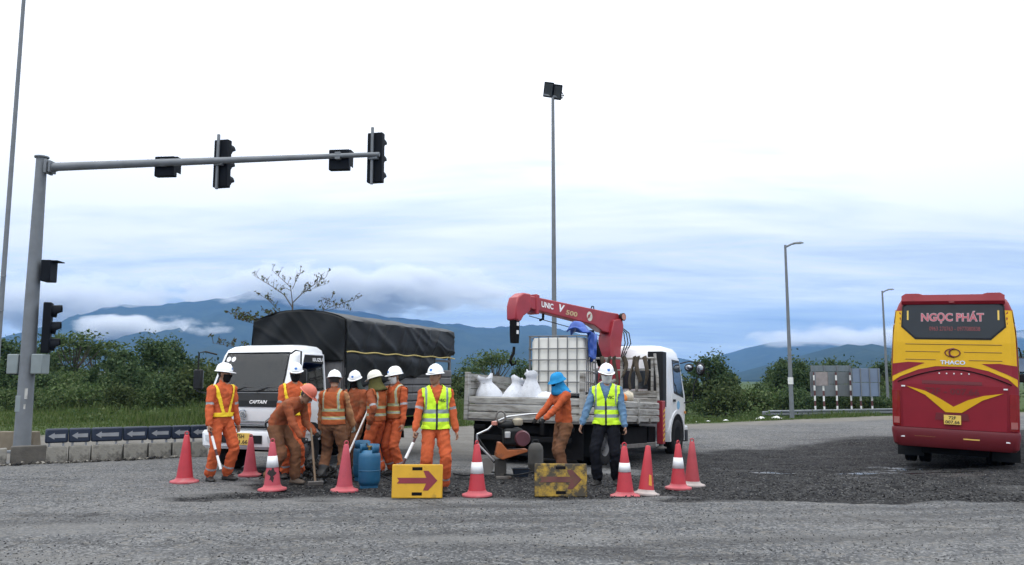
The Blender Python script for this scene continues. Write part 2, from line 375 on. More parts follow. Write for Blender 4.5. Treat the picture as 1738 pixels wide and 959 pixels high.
# loose stones, too many to count
def island_mat(name, cols, rough=0.9, trans=0.0):
    m = bpy.data.materials.new(name); m.use_nodes = True; new, noise_, ramp_, mix_, math_, attr = node_helper(m.node_tree)
    g = new('ShaderNodeNewGeometry'); st = [(i / (len(cols) - 1), c) for i, c in enumerate(cols)]
    c = ramp_(g.outputs['Random Per Island'], *st); b = m.node_tree.nodes['Principled BSDF']
    m.node_tree.links.new(c, b.inputs['Base Color']); b.inputs['Roughness'].default_value = rough; b.inputs['Specular IOR Level'].default_value = 0.08
    if trans:
        tr = new('ShaderNodeBsdfTranslucent'); m.node_tree.links.new(c, tr.inputs[0]); ms = new('ShaderNodeMixShader'); ms.inputs[0].default_value = trans
        o = m.node_tree.nodes['Material Output']
        m.node_tree.links.new(b.outputs[0], ms.inputs[1]); m.node_tree.links.new(tr.outputs[0], ms.inputs[2]); m.node_tree.links.new(ms.outputs[0], o.inputs[0])
    return m
OCT = np.array([(1, 0, 0), (0, 1, 0), (-1, 0, 0), (0, -1, 0), (0, 0, 1), (0, 0, -1.0)]); OF = np.array([(0, 1, 4), (1, 2, 4), (2, 3, 4), (3, 0, 4), (1, 0, 5), (2, 1, 5), (3, 2, 5), (0, 3, 5)])
def stones(name, x, y, size, m, zoff=0.3, zfun=None):
    n = len(x); z = (zfun or ground_z)(x, y)
    ang = rng.random(n) * 6.283; sc3 = size[:, None] * (0.6 + 0.7 * rng.random((n, 3))) * np.array([1, 1, 0.7])
    v = OCT[None] * (1 + 0.5 * (rng.random((n, 6, 1)) - 0.5)) * sc3[:, None, :]
    ca, sa = np.cos(ang)[:, None], np.sin(ang)[:, None]
    tilt = (rng.random(n)[:, None] - 0.5) * 1.2
    X = v[..., 0] * ca - v[..., 1] * sa; Y = v[..., 0] * sa + v[..., 1] * ca; Z = v[..., 2] + X * tilt
    V = np.stack([X + x[:, None], Y + y[:, None], Z + (z + size * zoff)[:, None]], -1).reshape(-1, 3)
    f = (OF[None] + (np.arange(n) * 6)[:, None, None]).reshape(-1, 3)
    return fastmesh(name, V, f, m)
n = 26000
yy = 6.4 + 8.6 * rng.random(n) ** 1.6; xx = (rng.random(n) - 0.5) * 1.32 * yy
keep = fbm(xx * 0.9, yy * 1.6, 3) + 0.25 * rng.random(n) > 0.54
g1 = stones('gravel', xx[keep], yy[keep], 0.004 + 0.008 * rng.random(keep.sum()) ** 3, island_mat('gravel_stone', [(0.025, 0.025, 0.027), (0.07, 0.07, 0.072), (0.13, 0.13, 0.128), (0.27, 0.268, 0.26)]))
setp(g1, 'small loose grey gravel scattered over the worn asphalt', 'gravel', kind='stuff')
n = 16000
yy = 10.8 + 7.5 * rng.random(n) ** 1.5; xx = -4.2 + 16 * rng.random(n)
keep = dark_mask(xx, yy) > 0.35 + 0.25 * rng.random(n)
g2 = stones('asphalt_rubble', xx[keep], yy[keep], 0.005 + 0.016 * rng.random(keep.sum()) ** 3, island_mat('asphalt_rubble_stone', [(0.012, 0.012, 0.013), (0.022, 0.022, 0.023), (0.04, 0.04, 0.04), (0.10, 0.10, 0.097)]))
setp(g2, 'dark broken asphalt crumbs over the milled strip', 'rubble', kind='stuff')

# ================================================================= mountains and haze
mm_ = bpy.data.materials.new('forested_slope'); mm_.use_nodes = True
new, noise_, ramp_, mix_, math_, attr = node_helper(mm_.node_tree)
g_ = new('ShaderNodeNewGeometry'); mm_.node_tree.links.new(ramp_(noise_(g_.outputs['Position'], 0.012, 8, 0.65), (0.3, (0.014, 0.022, 0.013)), (0.7, (0.036, 0.048, 0.026))), mm_.node_tree.nodes['Principled BSDF'].inputs['Base Color'])
mm_.node_tree.nodes['Principled BSDF'].inputs['Roughness'].default_value = 1; mm_.node_tree.nodes['Principled BSDF'].inputs['Specular IOR Level'].default_value = 0.0
def mountain(label, prof, yp, y0, y1, seed, cols=260, rows=44):
    pxs = np.linspace(prof[0][0], prof[-1][0], cols); pys = np.interp(pxs, [p[0] for p in prof], [p[1] for p in prof])
    H = np.array([max(0.0, at(a, yp, b)[1]) for a, b in zip(pxs, pys)])
    xk = np.array([at(a, 1.0)[0] for a in pxs]); Ys = np.linspace(y0, y1, rows)
    V = []
    for Y in Ys:
        s_ = (Y - y0) / (yp - y0) if Y <= yp else 1 - (Y - yp) / (y1 - yp)
        s_ = max(0, s_) ** 1.15
        X = xk * (yp + (Y - yp) * 0.55)
        nz = fbm(X / 420 + seed, Y / 520 + seed, 5) - 0.5; rid = 1 - 2 * np.abs(fbm(X / 300 + seed * 3, Y / 900, 4) - 0.5)
        hh = H * s_ * (1 + (1 - s_) * (1.5 * nz + 0.9 * (rid - 0.75))) + H * 0.10 * (fbm(X / 90 + seed, Y / 90, 3) - 0.5) * s_ - 3 * (s_ <= 0)
        V.append(np.stack([X, np.full(cols, Y), hh], -1))
    V = np.array(V).reshape(-1, 3); ii = np.arange(rows * cols).reshape(rows, cols)
    f = np.stack([ii[:-1, :-1], ii[:-1, 1:], ii[1:, 1:], ii[1:, :-1]], -1).reshape(-1, 4)
    return setp(fastmesh('mountain', V, f, mm_, smooth=True), label, 'mountain', kind='structure')
mountain('long forested blue mountain range with the highest peak in the low cloud', [(-420, 600), (-150, 596), (0, 582), (50, 562), (110, 545), (170, 530), (212, 519), (260, 517), (300, 515), (345, 512), (390, 503), (430, 494), (470, 503), (520, 518), (600, 527), (700, 541), (780, 549), (830, 556), (870, 552), (915, 550), (960, 560), (1050, 583), (1150, 608), (1270, 640)], 5200, 2500, 7200, 1.7)
mountain('distant pale blue mountain ridge behind the nearer green hill', [(1120, 642), (1190, 612), (1235, 598), (1270, 588), (1310, 579), (1350, 578), (1420, 580), (1500, 578), (1600, 574), (1700, 562), (1800, 556), (2050, 575), (2300, 600)], 5600, 3600, 7400, 5.2)
mountain('nearer green hill ridge in front of the pale ridge', [(1210, 644), (1290, 622), (1340, 608), (1385, 597), (1420, 588), (1440, 582), (1465, 587), (1480, 583), (1515, 592), (1600, 598), (1700, 596), (1800, 588), (2050, 590), (2400, 610)], 3000, 1500, 4200, 9.4)
HB = B(); HB.box((0, 3000, 398), (24000, 12600, 806))
hz_m = bpy.data.materials.new('damp_air'); hz_m.use_nodes = True; ht = hz_m.node_tree; ht.nodes.remove(ht.nodes['Principled BSDF'])
pv = ht.nodes.new('ShaderNodeVolumePrincipled'); pv.inputs['Color'].default_value = (0.24, 0.50, 1.0, 1); pv.inputs['Density'].default_value = 0.000098
ht.links.new(pv.outputs[0], ht.nodes['Material Output'].inputs['Volume'])
haze = mk('haze', HB, hz_m, smooth=0); setp(haze, 'damp bluish air that fades the far mountains', 'haze', kind='stuff')

# low cloud caught on the slopes
def mist(label, px0, px1, py0, py1, Y, dy, dens, seed, sx=1.0):
    x0, z0 = at(px0, Y, py1); x1, z1 = at(px1, Y, py0); c = Vector(((x0 + x1) / 2, Y, (z0 + z1) / 2)); h = Vector(((x1 - x0) / 2, dy / 2, (z1 - z0) / 2))
    m = bpy.data.materials.new('cloud_mist'); m.use_nodes = True; t = m.node_tree; t.nodes.remove(t.nodes['Principled BSDF']); new, noise_, ramp_, mix_, math_, attr = node_helper(t)
    tcn = new('ShaderNodeTexCoord'); mp = new('ShaderNodeMapping'); mp.inputs['Location'].default_value = (seed, seed * 1.7, 0); mp.inputs['Scale'].default_value = (h.x / 260 * sx, h.y / 260, h.z / 110)
    t.links.new(tcn.outputs['Object'], mp.inputs[0]); nz = noise_(mp.outputs[0], 1.0, 6, 0.62)
    ln = new('ShaderNodeVectorMath', operation='LENGTH'); t.links.new(tcn.outputs['Object'], ln.inputs[0])
    fall = math_('SUBTRACT', 1.0, ln.outputs['Value']); v = math_('ADD', math_('MULTIPLY', fall, 1.1), math_('MULTIPLY', math_('SUBTRACT', nz, 0.5), 2.6))
    mr = new('ShaderNodeMapRange'); mr.inputs['From Min'].default_value = 0.25; mr.inputs['From Max'].default_value = 0.95; mr.inputs['To Max'].default_value = dens; t.links.new(v, mr.inputs['Value'])
    pv = new('ShaderNodeVolumePrincipled'); pv.inputs['Color'].default_value = (1, 1, 1, 1); t.links.new(mr.outputs[0], pv.inputs['Density']); t.links.new(pv.outputs[0], t.nodes['Material Output'].inputs['Volume'])
    b = B(); b.ball((0, 0, 0), 1.0, 24); o = mk('mist', b, m, None, smooth=0); o.location = c; o.scale = h; m.cycles.volume_step_rate = 1.0 if hasattr(m.cycles, 'volume_step_rate') else 1.0
    return setp(o, label, 'mist', kind='stuff')
mist('bright low cloud resting on the mountain flank', 80, 400, 532, 584, 3900, 420, 0.03, 2.0)
mist('low cloud hiding the shoulder of the mountain range', -160, 330, 455, 575, 5000, 900, 0.014, 7.3)
mist('low cloud wrapped about the highest peak', 230, 960, 440, 545, 5100, 1100, 0.02, 4.1)
mist('thin low cloud over the distant ridge', 1180, 1800, 545, 600, 5200, 700, 0.012, 11.0)
# ================================================================= vegetation
leaf_dark = island_mat('leaf_dark', [(0.02, 0.042, 0.018), (0.042, 0.075, 0.03), (0.07, 0.105, 0.045), (0.10, 0.14, 0.065)], 0.7, 0.25)
leaf_mid = island_mat('leaf_mid', [(0.03, 0.055, 0.018), (0.055, 0.092, 0.030), (0.085, 0.125, 0.045), (0.12, 0.15, 0.07)], 0.7, 0.25)
leaf_dry = island_mat('leaf_dry', [(0.05, 0.04, 0.022), (0.085, 0.06, 0.03), (0.06, 0.09, 0.03), (0.10, 0.13, 0.04)], 0.7, 0.2)
grass_m = island_mat('grass_blade', [(0.035, 0.06, 0.016), (0.06, 0.095, 0.026), (0.09, 0.13, 0.04), (0.13, 0.145, 0.065)], 0.8, 0.3)
bark = mat('bark', (0.09, 0.075, 0.06), 0.95, var=0.35, scale=20, bump=0.5, bscale=30)
def leaf_quads(c, size, flat=0.0):
    """one folded leaf-sized face per centre, random attitude"""
    n = len(c); a = rng.normal(size=(n, 3)); a[:, 2] *= (1 - flat); a /= np.linalg.norm(a, axis=1)[:, None]
    b = rng.normal(size=(n, 3)); b[:, 2] *= (1 - flat); b -= (b * a).sum(1)[:, None] * a; b /= np.linalg.norm(b, axis=1)[:, None]
    s_ = (size * (0.6 + 0.8 * rng.random(n)))[:, None]
    V = np.stack([c - a * s_, c - b * s_ * 0.55, c + a * s_, c + b * s_ * 0.55], 1).reshape(-1, 3)
    return V, np.arange(n * 4).reshape(n, 4)
def crown_points(n, rad, nclump, hollow=0.5, zmin=-0.6, spread=0.22):
    d = rng.normal(size=(nclump, 3)); d /= np.linalg.norm(d, axis=1)[:, None]; d[:, 2] = np.maximum(d[:, 2], zmin)
    cc = d * (hollow + (1 - hollow) * rng.random((nclump, 1)) ** 0.7) * np.array(rad) * 0.88
    wts = 0.4 + rng.random(nclump); k = rng.choice(nclump, n, p=wts / wts.sum())
    off = rng.normal(size=(n, 3)) * spread * np.array(rad) * (0.45 + 0.8 * rng.random(nclump))[k][:, None]
    return cc[k] + off, cc
def make_tree(name, label, cat, group, rad, h, nleaf, nclump, size, lm, flat=0.0, hollow=0.5, zmin=-0.6, trunk_r=0.1, limbs=7, spread=0.22):
    root = thing(name, label, cat, group=group)
    pts, cc = crown_points(nleaf, rad, nclump, hollow, zmin, spread); pts[:, 2] += h
    pts = pts[pts[:, 2] > 0.02]
    V, f = leaf_quads(pts, np.full(len(pts), size), flat); fastmesh('crown', V, f, lm, root)
    b = B(); top = Vector((0, 0, h * 0.75)); b.tube([(0, 0, -0.3), (0.04, 0.02, h * 0.35), top], [trunk_r, trunk_r * 0.8, trunk_r * 0.55], 8)
    for k in range(min(limbs, len(cc))):
        e_ = Vector(cc[k]) * 0.85 + Vector((0, 0, h)); s_ = Vector((0, 0, h * (0.35 + 0.35 * random.random())))
        mid_ = s_.lerp(e_, 0.5) + Vector((0, 0, -0.08 * h)); b.tube([s_, mid_, e_], [trunk_r * 0.5, trunk_r * 0.32, trunk_r * 0.12], 6)
    mk('trunk', b, bark, root); return root
def put(src, used, x, y, s_, rz, zs=None, label=None):
    o = src if not used.get(src.name) else copy_tree(src)
    used[src.name] = True
    o.location = (x, y, float(ground_z(np.float64(x), np.float64(y)))); o.scale = (s_, s_, zs or s_); o.rotation_euler = (0, 0, rz)
    if label: o['label'] = label
    return o
used = {}
leaf_olive = island_mat('leaf_olive', [(0.022, 0.036, 0.013), (0.042, 0.062, 0.022), (0.068, 0.092, 0.034), (0.10, 0.12, 0.05)], 0.7, 0.25)
BK = [('dense dark green bush in the thicket beyond the verge', leaf_dark, 0.085, 46, 2600, 0.2, (1.5, 1.4, 1.05)), ('mid green small leaved bush in the thicket beyond the verge', leaf_mid, 0.07, 34, 3000, 0.26, (1.6, 1.5, 0.9)), ('coarse leaved green bush in the thicket beyond the verge', leaf_olive, 0.12, 40, 1500, 0.22, (1.3, 1.3, 1.2)), ('loose dark bush with upright shoots in the thicket beyond the verge', leaf_dark, 0.10, 60, 1700, 0.13, (1.2, 1.2, 1.5)), ('low spreading mid green bush in the thicket beyond the verge', leaf_mid, 0.095, 30, 2200, 0.3, (2.0, 1.7, 0.75))]
bushes = [make_tree('bush', lb, 'bush', 'bushes of the thicket beyond the verge', rd, rd[2], nl, nc, sz, lm, 0.0, 0.35, -0.9, 0.06, 6, sp_) for lb, lm, sz, nc, nl, sp_, rd in BK]
trees = [make_tree('leafy_tree', 'round dark leafy tree rising out of the thicket', 'tree', 'leafy trees rising out of the thicket', (1.5, 1.4, 1.5), 2.6, 3200, 40, 0.10, leaf_dark, 0.0, 0.4, -0.7, 0.13, 8, 0.19) for k in range(3)]
umb = [make_tree('spreading_tree', 'airy tree with flat spreading canopy in the thicket', 'tree', 'airy spreading trees in the thicket', (2.3, 2.1, 0.75), 3.1, 1500, 26, 0.095, leaf_mid, 0.55, 0.35, -0.2, 0.11, 12, 0.17) for k in range(2)]
rr_ = random.Random(3)
def row(px0, px1, Y0, Y1, npl, smin, smax, kinds):
    for k in range(npl):
        px = px0 + (px1 - px0) * (k + 0.7 * rr_.random()) / npl; Y = Y0 + (Y1 - Y0) * rr_.random()
        put(kinds[rr_.randrange(len(kinds))], used, at(px, Y)[0], Y, smin + (smax - smin) * rr_.random(), rr_.random() * 6.28)
# thicket beyond the barriers, between the lorries, and beyond the guard rail
row(-60, 360, 38, 42, 12, 0.5, 0.95, bushes)
row(-60, 380, 44, 50, 14, 0.8, 1.15, bushes)
row(330, 900, 42, 50, 13, 0.65, 0.95, bushes)
row(1165, 1700, 46, 52, 13, 0.65, 1.2, bushes)
row(1160, 1700, 54, 60, 13, 1.1, 1.5, bushes)
for px, Y, s_ in ((20, 48, 1.0), (60, 52, 0.9), (258, 50, 0.95), (283, 54, 1.0), (322, 55, 0.78), (205, 55, 0.8), (1205, 56, 1.0), (1228, 58, 0.75), (1318, 58, 0.8), (1335, 54, 0.95), (1372, 56, 0.92), (1417, 62, 1.0), (1500, 60, 0.9), (1560, 62, 0.9), (1770, 56, 1.1), (560, 52, 0.7), (890, 56, 0.7)):
    put(trees[rr_.randrange(3)], used, at(px, Y)[0], Y, s_, rr_.random() * 6.28)
for px, Y, s_ in ((128, 50, 1.15), (165, 53, 1.0), (100, 56, 0.95), (838, 44, 0.82), (806, 50, 0.66)):
    put(umb[rr_.randrange(2)], used, at(px, Y)[0], Y, s_, rr_.random() * 6.28)
row(-120, 120, 46, 54, 9, 0.9, 1.3, bushes)
# the nearly bare tree behind the tarpaulin lorry
bt = thing('sparse_tree', 'nearly bare tree with upswept branches and few leaves behind the tarpaulin', 'tree', (at(493, 27)[0], 27, 0))
bb = B(); lv = []; ub = 27 / FPX
def Q(px, py): return Vector(((px - 493) * ub, 0, at(493, 27, py)[1]))
def bough(pts, r, n_tw, leafy, dy):
    """one long bough through photo-like bends, with upright side twigs"""
    P_ = [Q(a, c) + Vector((0, dy * k / (len(pts) - 1), 0)) for k, (a, c) in enumerate(pts)]; m_ = len(P_)
    bb.tube(P_, [.62 * r * (1 - .75 * k / (m_ - 1)) for k in range(m_)], 6)
    for k in range(n_tw):
        u = .25 + .75 * (k + random.random()) / n_tw; f_ = min(u * (m_ - 1), m_ - 1.001); i_ = int(f_); p = P_[i_].lerp(P_[i_ + 1], f_ - i_)
        d = Vector((random.gauss(0, .5), random.gauss(0, .6), random.uniform(.3, 1))).normalized() * random.uniform(.12, .34); bb.tube([p, p + d * .6 + Vector((0, 0, .02)), p + d], [.010, .007, .004], 5)
        for q in range(leafy): lv.append(p + d * random.uniform(.4, 1.05) + Vector((random.gauss(0, .035), random.gauss(0, .035), random.gauss(0, .03))))
bb.tube([(0, 0, -.2), (.03, 0, 1.6), Q(494, 515)], [.08, .055, .026], 8)
bough([(494, 522), (478, 500), (452, 483), (420, 465)], .034, 13, 3, .3)
bough([(494, 516), (491, 488), (476, 474), (461, 460)], .026, 9, 3, -.3); bough([(493, 490), (498, 474), (503, 460)], .018, 7, 3, .2)
bough([(494, 514), (510, 497), (530, 482), (549, 469)], .032, 14, 4, .1); bough([(512, 496), (532, 486), (550, 478)], .016, 8, 3, .4)
bough([(495, 555), (530, 535), (565, 520), (606, 508)], .030, 16, 4, -.2); bough([(540, 530), (552, 515), (560, 502)], .014, 8, 4, .2); bough([(550, 528), (575, 520), (592, 525)], .014, 8, 4, .4)
bough([(492, 545), (470, 525), (456, 510), (445, 503)], .022, 12, 4, -.4); bough([(492, 575), (455, 556), (420, 540), (384, 530)], .032, 22, 9, .2); bough([(450, 555), (425, 548), (400, 541)], .018, 18, 10, -.3); bough([(490, 570), (462, 545), (440, 527)], .02, 16, 7, .5); bough([(492, 600), (440, 595), (395, 588), (358, 582)], .026, 18, 9, .1)
mk('trunk', bb, bark, bt)
lv2 = np.array([tuple(p) for p in lv])
V, f = leaf_quads(lv2, np.full(len(lv2), 0.045), 0.0); fastmesh('crown', V, f, leaf_dry, bt)
# grass and weeds
def blades(name, x, y, h, wd):
    n = len(x); z = ground_z(x, y); a = rng.random(n) * 6.283; ln = rng.normal(size=(n, 2)) * 0.28 * h[:, None]
    dx, dy = np.cos(a) * wd, np.sin(a) * wd
    V = np.stack([np.stack([x - dx, y - dy, z - 0.02], -1), np.stack([x + dx, y + dy, z - 0.02], -1), np.stack([x + ln[:, 0], y + ln[:, 1], z + h], -1)], 1).reshape(-1, 3)
    return fastmesh(name, V, np.arange(n * 3).reshape(n, 3), grass_m)
n = 125000; x = np.where(rng.random(n) < 0.55, -32 + 30 * rng.random(n), -2 + 30 * rng.random(n))
y = verge(x) + 0.2 + 17 * rng.random(n) ** 1.4; tall = fbm(x * 0.35, y * 0.35, 3)
h = (0.07 + 0.30 * smooth(0.42, 0.7, tall)) * (0.5 + rng.random(n)) * (0.35 + 0.9 * smooth(0, 7, y - verge(x)))
gr = blades('grass', x, y, h, 0.012 + 0.02 * rng.random(n)); setp(gr, 'rough green grass and weeds along the verge', 'grass', kind='stuff')
n = 9000; k = rng.integers(0, 70, n); cxs = np.concatenate([-15 + 9 * rng.random(28), 6 + 22 * rng.random(42)]); cyd = 5 + 9 * rng.random(70)
x = cxs[k] + rng.normal(size=n) * 0.5; y = verge(cxs[k]) + cyd[k] + rng.normal(size=n) * 0.5; z = ground_z(x, y) + np.abs(rng.normal(size=n)) * 0.28
V, f = leaf_quads(np.stack([x, y, z], -1), np.full(n, 0.07)); wd = fastmesh('weeds', V, f, leaf_mid); setp(wd, 'low leafy weeds growing among the verge grass', 'weeds', kind='stuff')
# ================================================================= people
def cloth(name, col, rough=0.9, dirt=0.0, dcol=(0.10, 0.06, 0.04), var=0.16): return mat(name, col, rough, 0, var, 9, dirt, dcol, 5, 0.25, 90, 0.05)
M_skin = mat('skin', (0.30, 0.165, 0.105), 0.55, var=0.1, scale=20)
M_eye = mat('eye_and_socket_shade', (0.02, 0.015, 0.012), 0.3)
M_lip = mat('lip', (0.25, 0.10, 0.08), 0.5)
M_hair = mat('black_hair', (0.012, 0.011, 0.011), 0.5, bump=0.4, bscale=200)
M_or = cloth('orange_coverall', (0.46, 0.102, 0.042), dirt=0.3, dcol=(0.30, 0.075, 0.035))
M_or2 = cloth('bright_orange_coverall', (0.53, 0.116, 0.047), dirt=0.24, dcol=(0.36, 0.085, 0.04))
M_orr = cloth('faded_orange_jacket', (0.285, 0.083, 0.040), dirt=0.45, dcol=(0.20, 0.10, 0.055))
M_br = cloth('soiled_brown_trousers', (0.175, 0.085, 0.048), dirt=0.45, dcol=(0.10, 0.06, 0.04))
M_tan = cloth('tan_sleeve', (0.40, 0.20, 0.10), dirt=0.35, dcol=(0.18, 0.10, 0.06))
M_blue_sh = cloth('light_blue_shirt', (0.115, 0.205, 0.32))
M_black_tr = cloth('black_trousers', (0.012, 0.013, 0.017))
M_boot = mat('black_boot', (0.018, 0.017, 0.016), 0.55, dirt=0.25, dcol=(0.08, 0.07, 0.06))
M_shoe = mat('brown_shoe', (0.10, 0.07, 0.05), 0.7, dirt=0.3)
M_glove = cloth('dark_glove', (0.03, 0.03, 0.03))
M_gloveg = cloth('grey_glove', (0.22, 0.24, 0.22))
M_refl = mat('silver_reflective_tape', (0.30, 0.31, 0.33), 0.45, 0.1, 0.08)
M_reflg = mat('grey_reflective_tape', (0.24, 0.29, 0.30), 0.5, 0, 0.1)
M_yel = mat('yellow_webbing', (0.86, 0.60, 0.02), 0.7, var=0.08)
M_lime = mat('lime_fabric', (0.62, 0.95, 0.03), 0.8, var=0.06)
M_vor = cloth('orange_vest_fabric', (0.37, 0.098, 0.038), dirt=0.35, dcol=(0.30, 0.12, 0.05))
M_ltape = mat('yellow_green_tape', (0.36, 0.38, 0.17), 0.6, var=0.1)
M_zip = mat('black_zip', (0.02, 0.02, 0.02), 0.6)
M_hel = mat('white_helmet', (0.86, 0.87, 0.88), 0.28, var=0.03, dirt=0.06, dcol=(0.55, 0.53, 0.5), coat=0.3)
M_helc = mat('cream_helmet', (0.72, 0.70, 0.62), 0.4, var=0.05, dirt=0.25, dcol=(0.45, 0.42, 0.36))
M_helr = mat('orange_red_helmet', (0.55, 0.13, 0.08), 0.4, var=0.08, dirt=0.25, dcol=(0.28, 0.12, 0.08))
M_logo = mat('blue_logo', (0.02, 0.16, 0.52), 0.4)
M_mblk = cloth('black_mask', (0.015, 0.015, 0.016)); M_mwht = cloth('white_mask', (0.66, 0.66, 0.65))
M_sgrey = cloth('grey_green_scarf', (0.05, 0.065, 0.06)); M_solive = cloth('olive_scarf', (0.085, 0.08, 0.03))
M_hatb = cloth('blue_hat_cloth', (0.03, 0.25, 0.52))
def loft_ring(c, a, b, ra, rb, n=14): return [c + a * (ra * math.cos(t)) + b * (rb * math.sin(t)) for t in [2 * math.pi * k / n for k in range(n)]]
class Body:
    def __init__(s): s.b = B(); s.samp = []      # samples: (point, radius, region, t)
    def limb(s, pts, rad, region, lat=None, n=12, flat=1.0, t0=0.0, t1=1.0):
        pts = [Vector(p) for p in pts]; m_ = len(pts); rings = []; fr = []
        for i, p in enumerate(pts):
            d = (pts[min(i + 1, m_ - 1)] - pts[max(i - 1, 0)]).normalized()
            a = lat.copy() if lat is not None else Vector((1, 0, 0))
            if abs(a.dot(d)) > 0.9: a = Vector((0, 1, 0))
            a = (a - d * a.dot(d)).normalized(); b_ = d.cross(a); fr.append((d, a, b_))
        def ring(p, f, k): return loft_ring(p, f[1], f[2], k[0] if isinstance(k, tuple) else k, (k[1] if isinstance(k, tuple) else k * flat), n)
        r0, r1 = rad[0], rad[-1]
        q = lambda k, s_: (k[0] * s_, k[1] * s_) if isinstance(k, tuple) else k * s_
        mean = lambda k: (k[0] + k[1]) / 2 if isinstance(k, tuple) else k
        rings.append(ring(pts[0] - fr[0][0] * mean(r0) * 0.75, fr[0], q(r0, 0.35))); rings.append(ring(pts[0] - fr[0][0] * mean(r0) * 0.45, fr[0], q(r0, 0.8)))
        for i in range(m_): rings.append(ring(pts[i], fr[i], rad[i]))
        rings.append(ring(pts[-1] + fr[-1][0] * mean(r1) * 0.45, fr[-1], q(r1, 0.8))); rings.append(ring(pts[-1] + fr[-1][0] * mean(r1) * 0.75, fr[-1], q(r1, 0.35)))
        s.b.loft(rings)
        for i in range(m_ - 1):
            for k in range(5):
                u = k / 5 if i < m_ - 2 else k / 4
                s.samp.append((pts[i].lerp(pts[i + 1], u), mean(rad[i]) * (1 - u) + mean(rad[i + 1]) * u, region, t0 + (t1 - t0) * (i + u) / (m_ - 1)))
def ik(S, T, a, b, pole):
    d = T - S; D = min(d.length, (a + b) * 0.998); u = d.normalized(); T = S + u * D
    x = (a * a - b * b + D * D) / (2 * D); h = math.sqrt(max(a * a - x * x, 0)); p = (pole - u * pole.dot(u)).normalized()
    return S + u * x + p * h, T
def person(label, x, y, heading, H=1.68, lean=0, twist=0, head=(0, 0), feet=((-0.11, 0, 0), (0.11, 0, 0)), hands=None, grip=(0.35, 0.35), pole=None,
           mats=None, vest=None, hat=None, mask=None, scarf=None, hipshift=(0, 0), crouch=0.0, text=False, kneebend=None):
    """local frame: faces -Y, own right side at -X; hands / feet are (right, left)"""
    root = thing('person', label, 'person', (x, y, gzf(x, y) + 0.012), (0, 0, R(heading)))
    s = H / 1.70; bd = Body(); m = dict(top=M_or, arm=None, legs=None, boot=M_boot, hand=M_skin, head=M_skin, bands=True); m.update(mats or {})
    m['arm'] = m['arm'] or m['top']; m['legs'] = m['legs'] or m['top']
    hip = Vector((hipshift[0], hipshift[1], (0.905 - crouch) * s))
    # spine
    TZ = [(-.10, .085, .085), (-.05, .155, .118), (.04, .170, .128), (.13, .162, .122), (.22, .160, .120), (.31, .172, .126), (.40, .184, .126), (.47, .180, .112), (.52, .125, .088), (.555, .072, .068)]
    fr = {}; pts = []; rad = []; pos = hip - Vector((0, 0, .10 * s)); prev = -.10
    def ang(z): return R(lean) * min(1, max(0, (z + .02) / .30)) ** 1.0
    def tw(z): return R(twist) * min(1, max(0, z / .4))
    for z, rx, ry in TZ:
        a_ = ang((z + prev) / 2); d = Vector((0, -math.sin(a_), math.cos(a_))); pos = pos + d * (z - prev) * s; prev = z
        pts.append(pos.copy()); rad.append((rx * s, ry * s)); lat = Vector((math.cos(tw(z)), math.sin(tw(z)), 0)); a2 = ang(z)
        up = Vector((0, -math.sin(a2), math.cos(a2))); fr[z] = (pos.copy(), lat, up, up.cross(lat).normalized() * -1)
    # torso rings follow the twist
    n = 18; rings = []
    for (z, rx, ry) in TZ:
        c, lat, up, fw = fr[z]; rings.append(loft_ring(c, lat, fw, rx * s, ry * s, n))
    bd.b.loft(rings)
    for i in range(len(TZ) - 1):
        for k in range(4):
            u = k / 4; c = pts[i].lerp(pts[i + 1], u); zq = TZ[i][0] + (TZ[i + 1][0] - TZ[i][0]) * u; lat = fr[TZ[i][0]][1]; rx = (TZ[i][1] * (1 - u) + TZ[i + 1][1] * u) * s; ry = (TZ[i][2] * (1 - u) + TZ[i + 1][2] * u) * s
            for q in (-0.55, 0, 0.55): bd.samp.append((c + lat * rx * q, ry * 0.92, 'torso', zq))
    c, lat, up, fw = fr[.47]; chest_lat, chest_up, chest_fw = lat, up, fw
    SH = {-1: c - lat * .175 * s - up * .01 * s, 1: c + lat * .175 * s - up * .01 * s}
    neckb = fr[.555][0]
    # head
    hq = Quaternion(Vector((0, 0, 1)), R(head[0])) ; hp = R(head[1])
    hf = hq @ Vector((0, -math.cos(hp), -math.sin(hp))); hl = hq @ Vector((1, 0, 0)); hu = hl.cross(hf) * -1
    hu = (hf.cross(hl) * -1) if hu.z < 0 and head[1] < 80 else hu
    if hu.dot(Vector((0, 0, 1))) < 0: hu = -hu
    hc = neckb + chest_up * .055 * s + hu * .085 * s + hf * .022 * s
    bd.limb([neckb - chest_up * .03 * s, hc - hu * .05 * s - hf * .012 * s], [.058 * s, .052 * s], 'neck')
    k = s
    rings = []
    for z, rx, ry, off in ((-.118, .022, .022, .052), (-.108, .042, .04, .040), (-.085, .056, .062, .022), (-.05, .066, .082, .008), (-.01, .072, .092, 0), (.035, .076, .097, -.004), (.075, .070, .090, -.008), (.105, .050, .066, -.010), (.12, .02, .03, -.01)):
        rings.append(loft_ring(hc + hu * z * k + hf * off * k, hl, hf, rx * k, ry * k, 16))
    bd.b.loft(rings)
    for z, o_ in ((-.095, .03), (-.05, .01), (0, 0), (.04, 0), (.08, 0)):
        for q in (-.03, .03): bd.samp.append((hc + hu * z * k + hf * (o_ + q) * k, .068 * k, 'head', 0))
    bd.limb([hc + hu * .012 * k + hf * .088 * k, hc - hu * .028 * k + hf * .104 * k], [.009 * k, .016 * k], 'head')
    for q in (-1, 1): bd.limb([hc + hl * q * .074 * k - hu * .03 * k - hf * .008 * k, hc + hl * q * .079 * k + hu * .018 * k - hf * .012 * k], [(.012 * k, .016 * k), (.012 * k, .02 * k)], 'head', lat=hl)
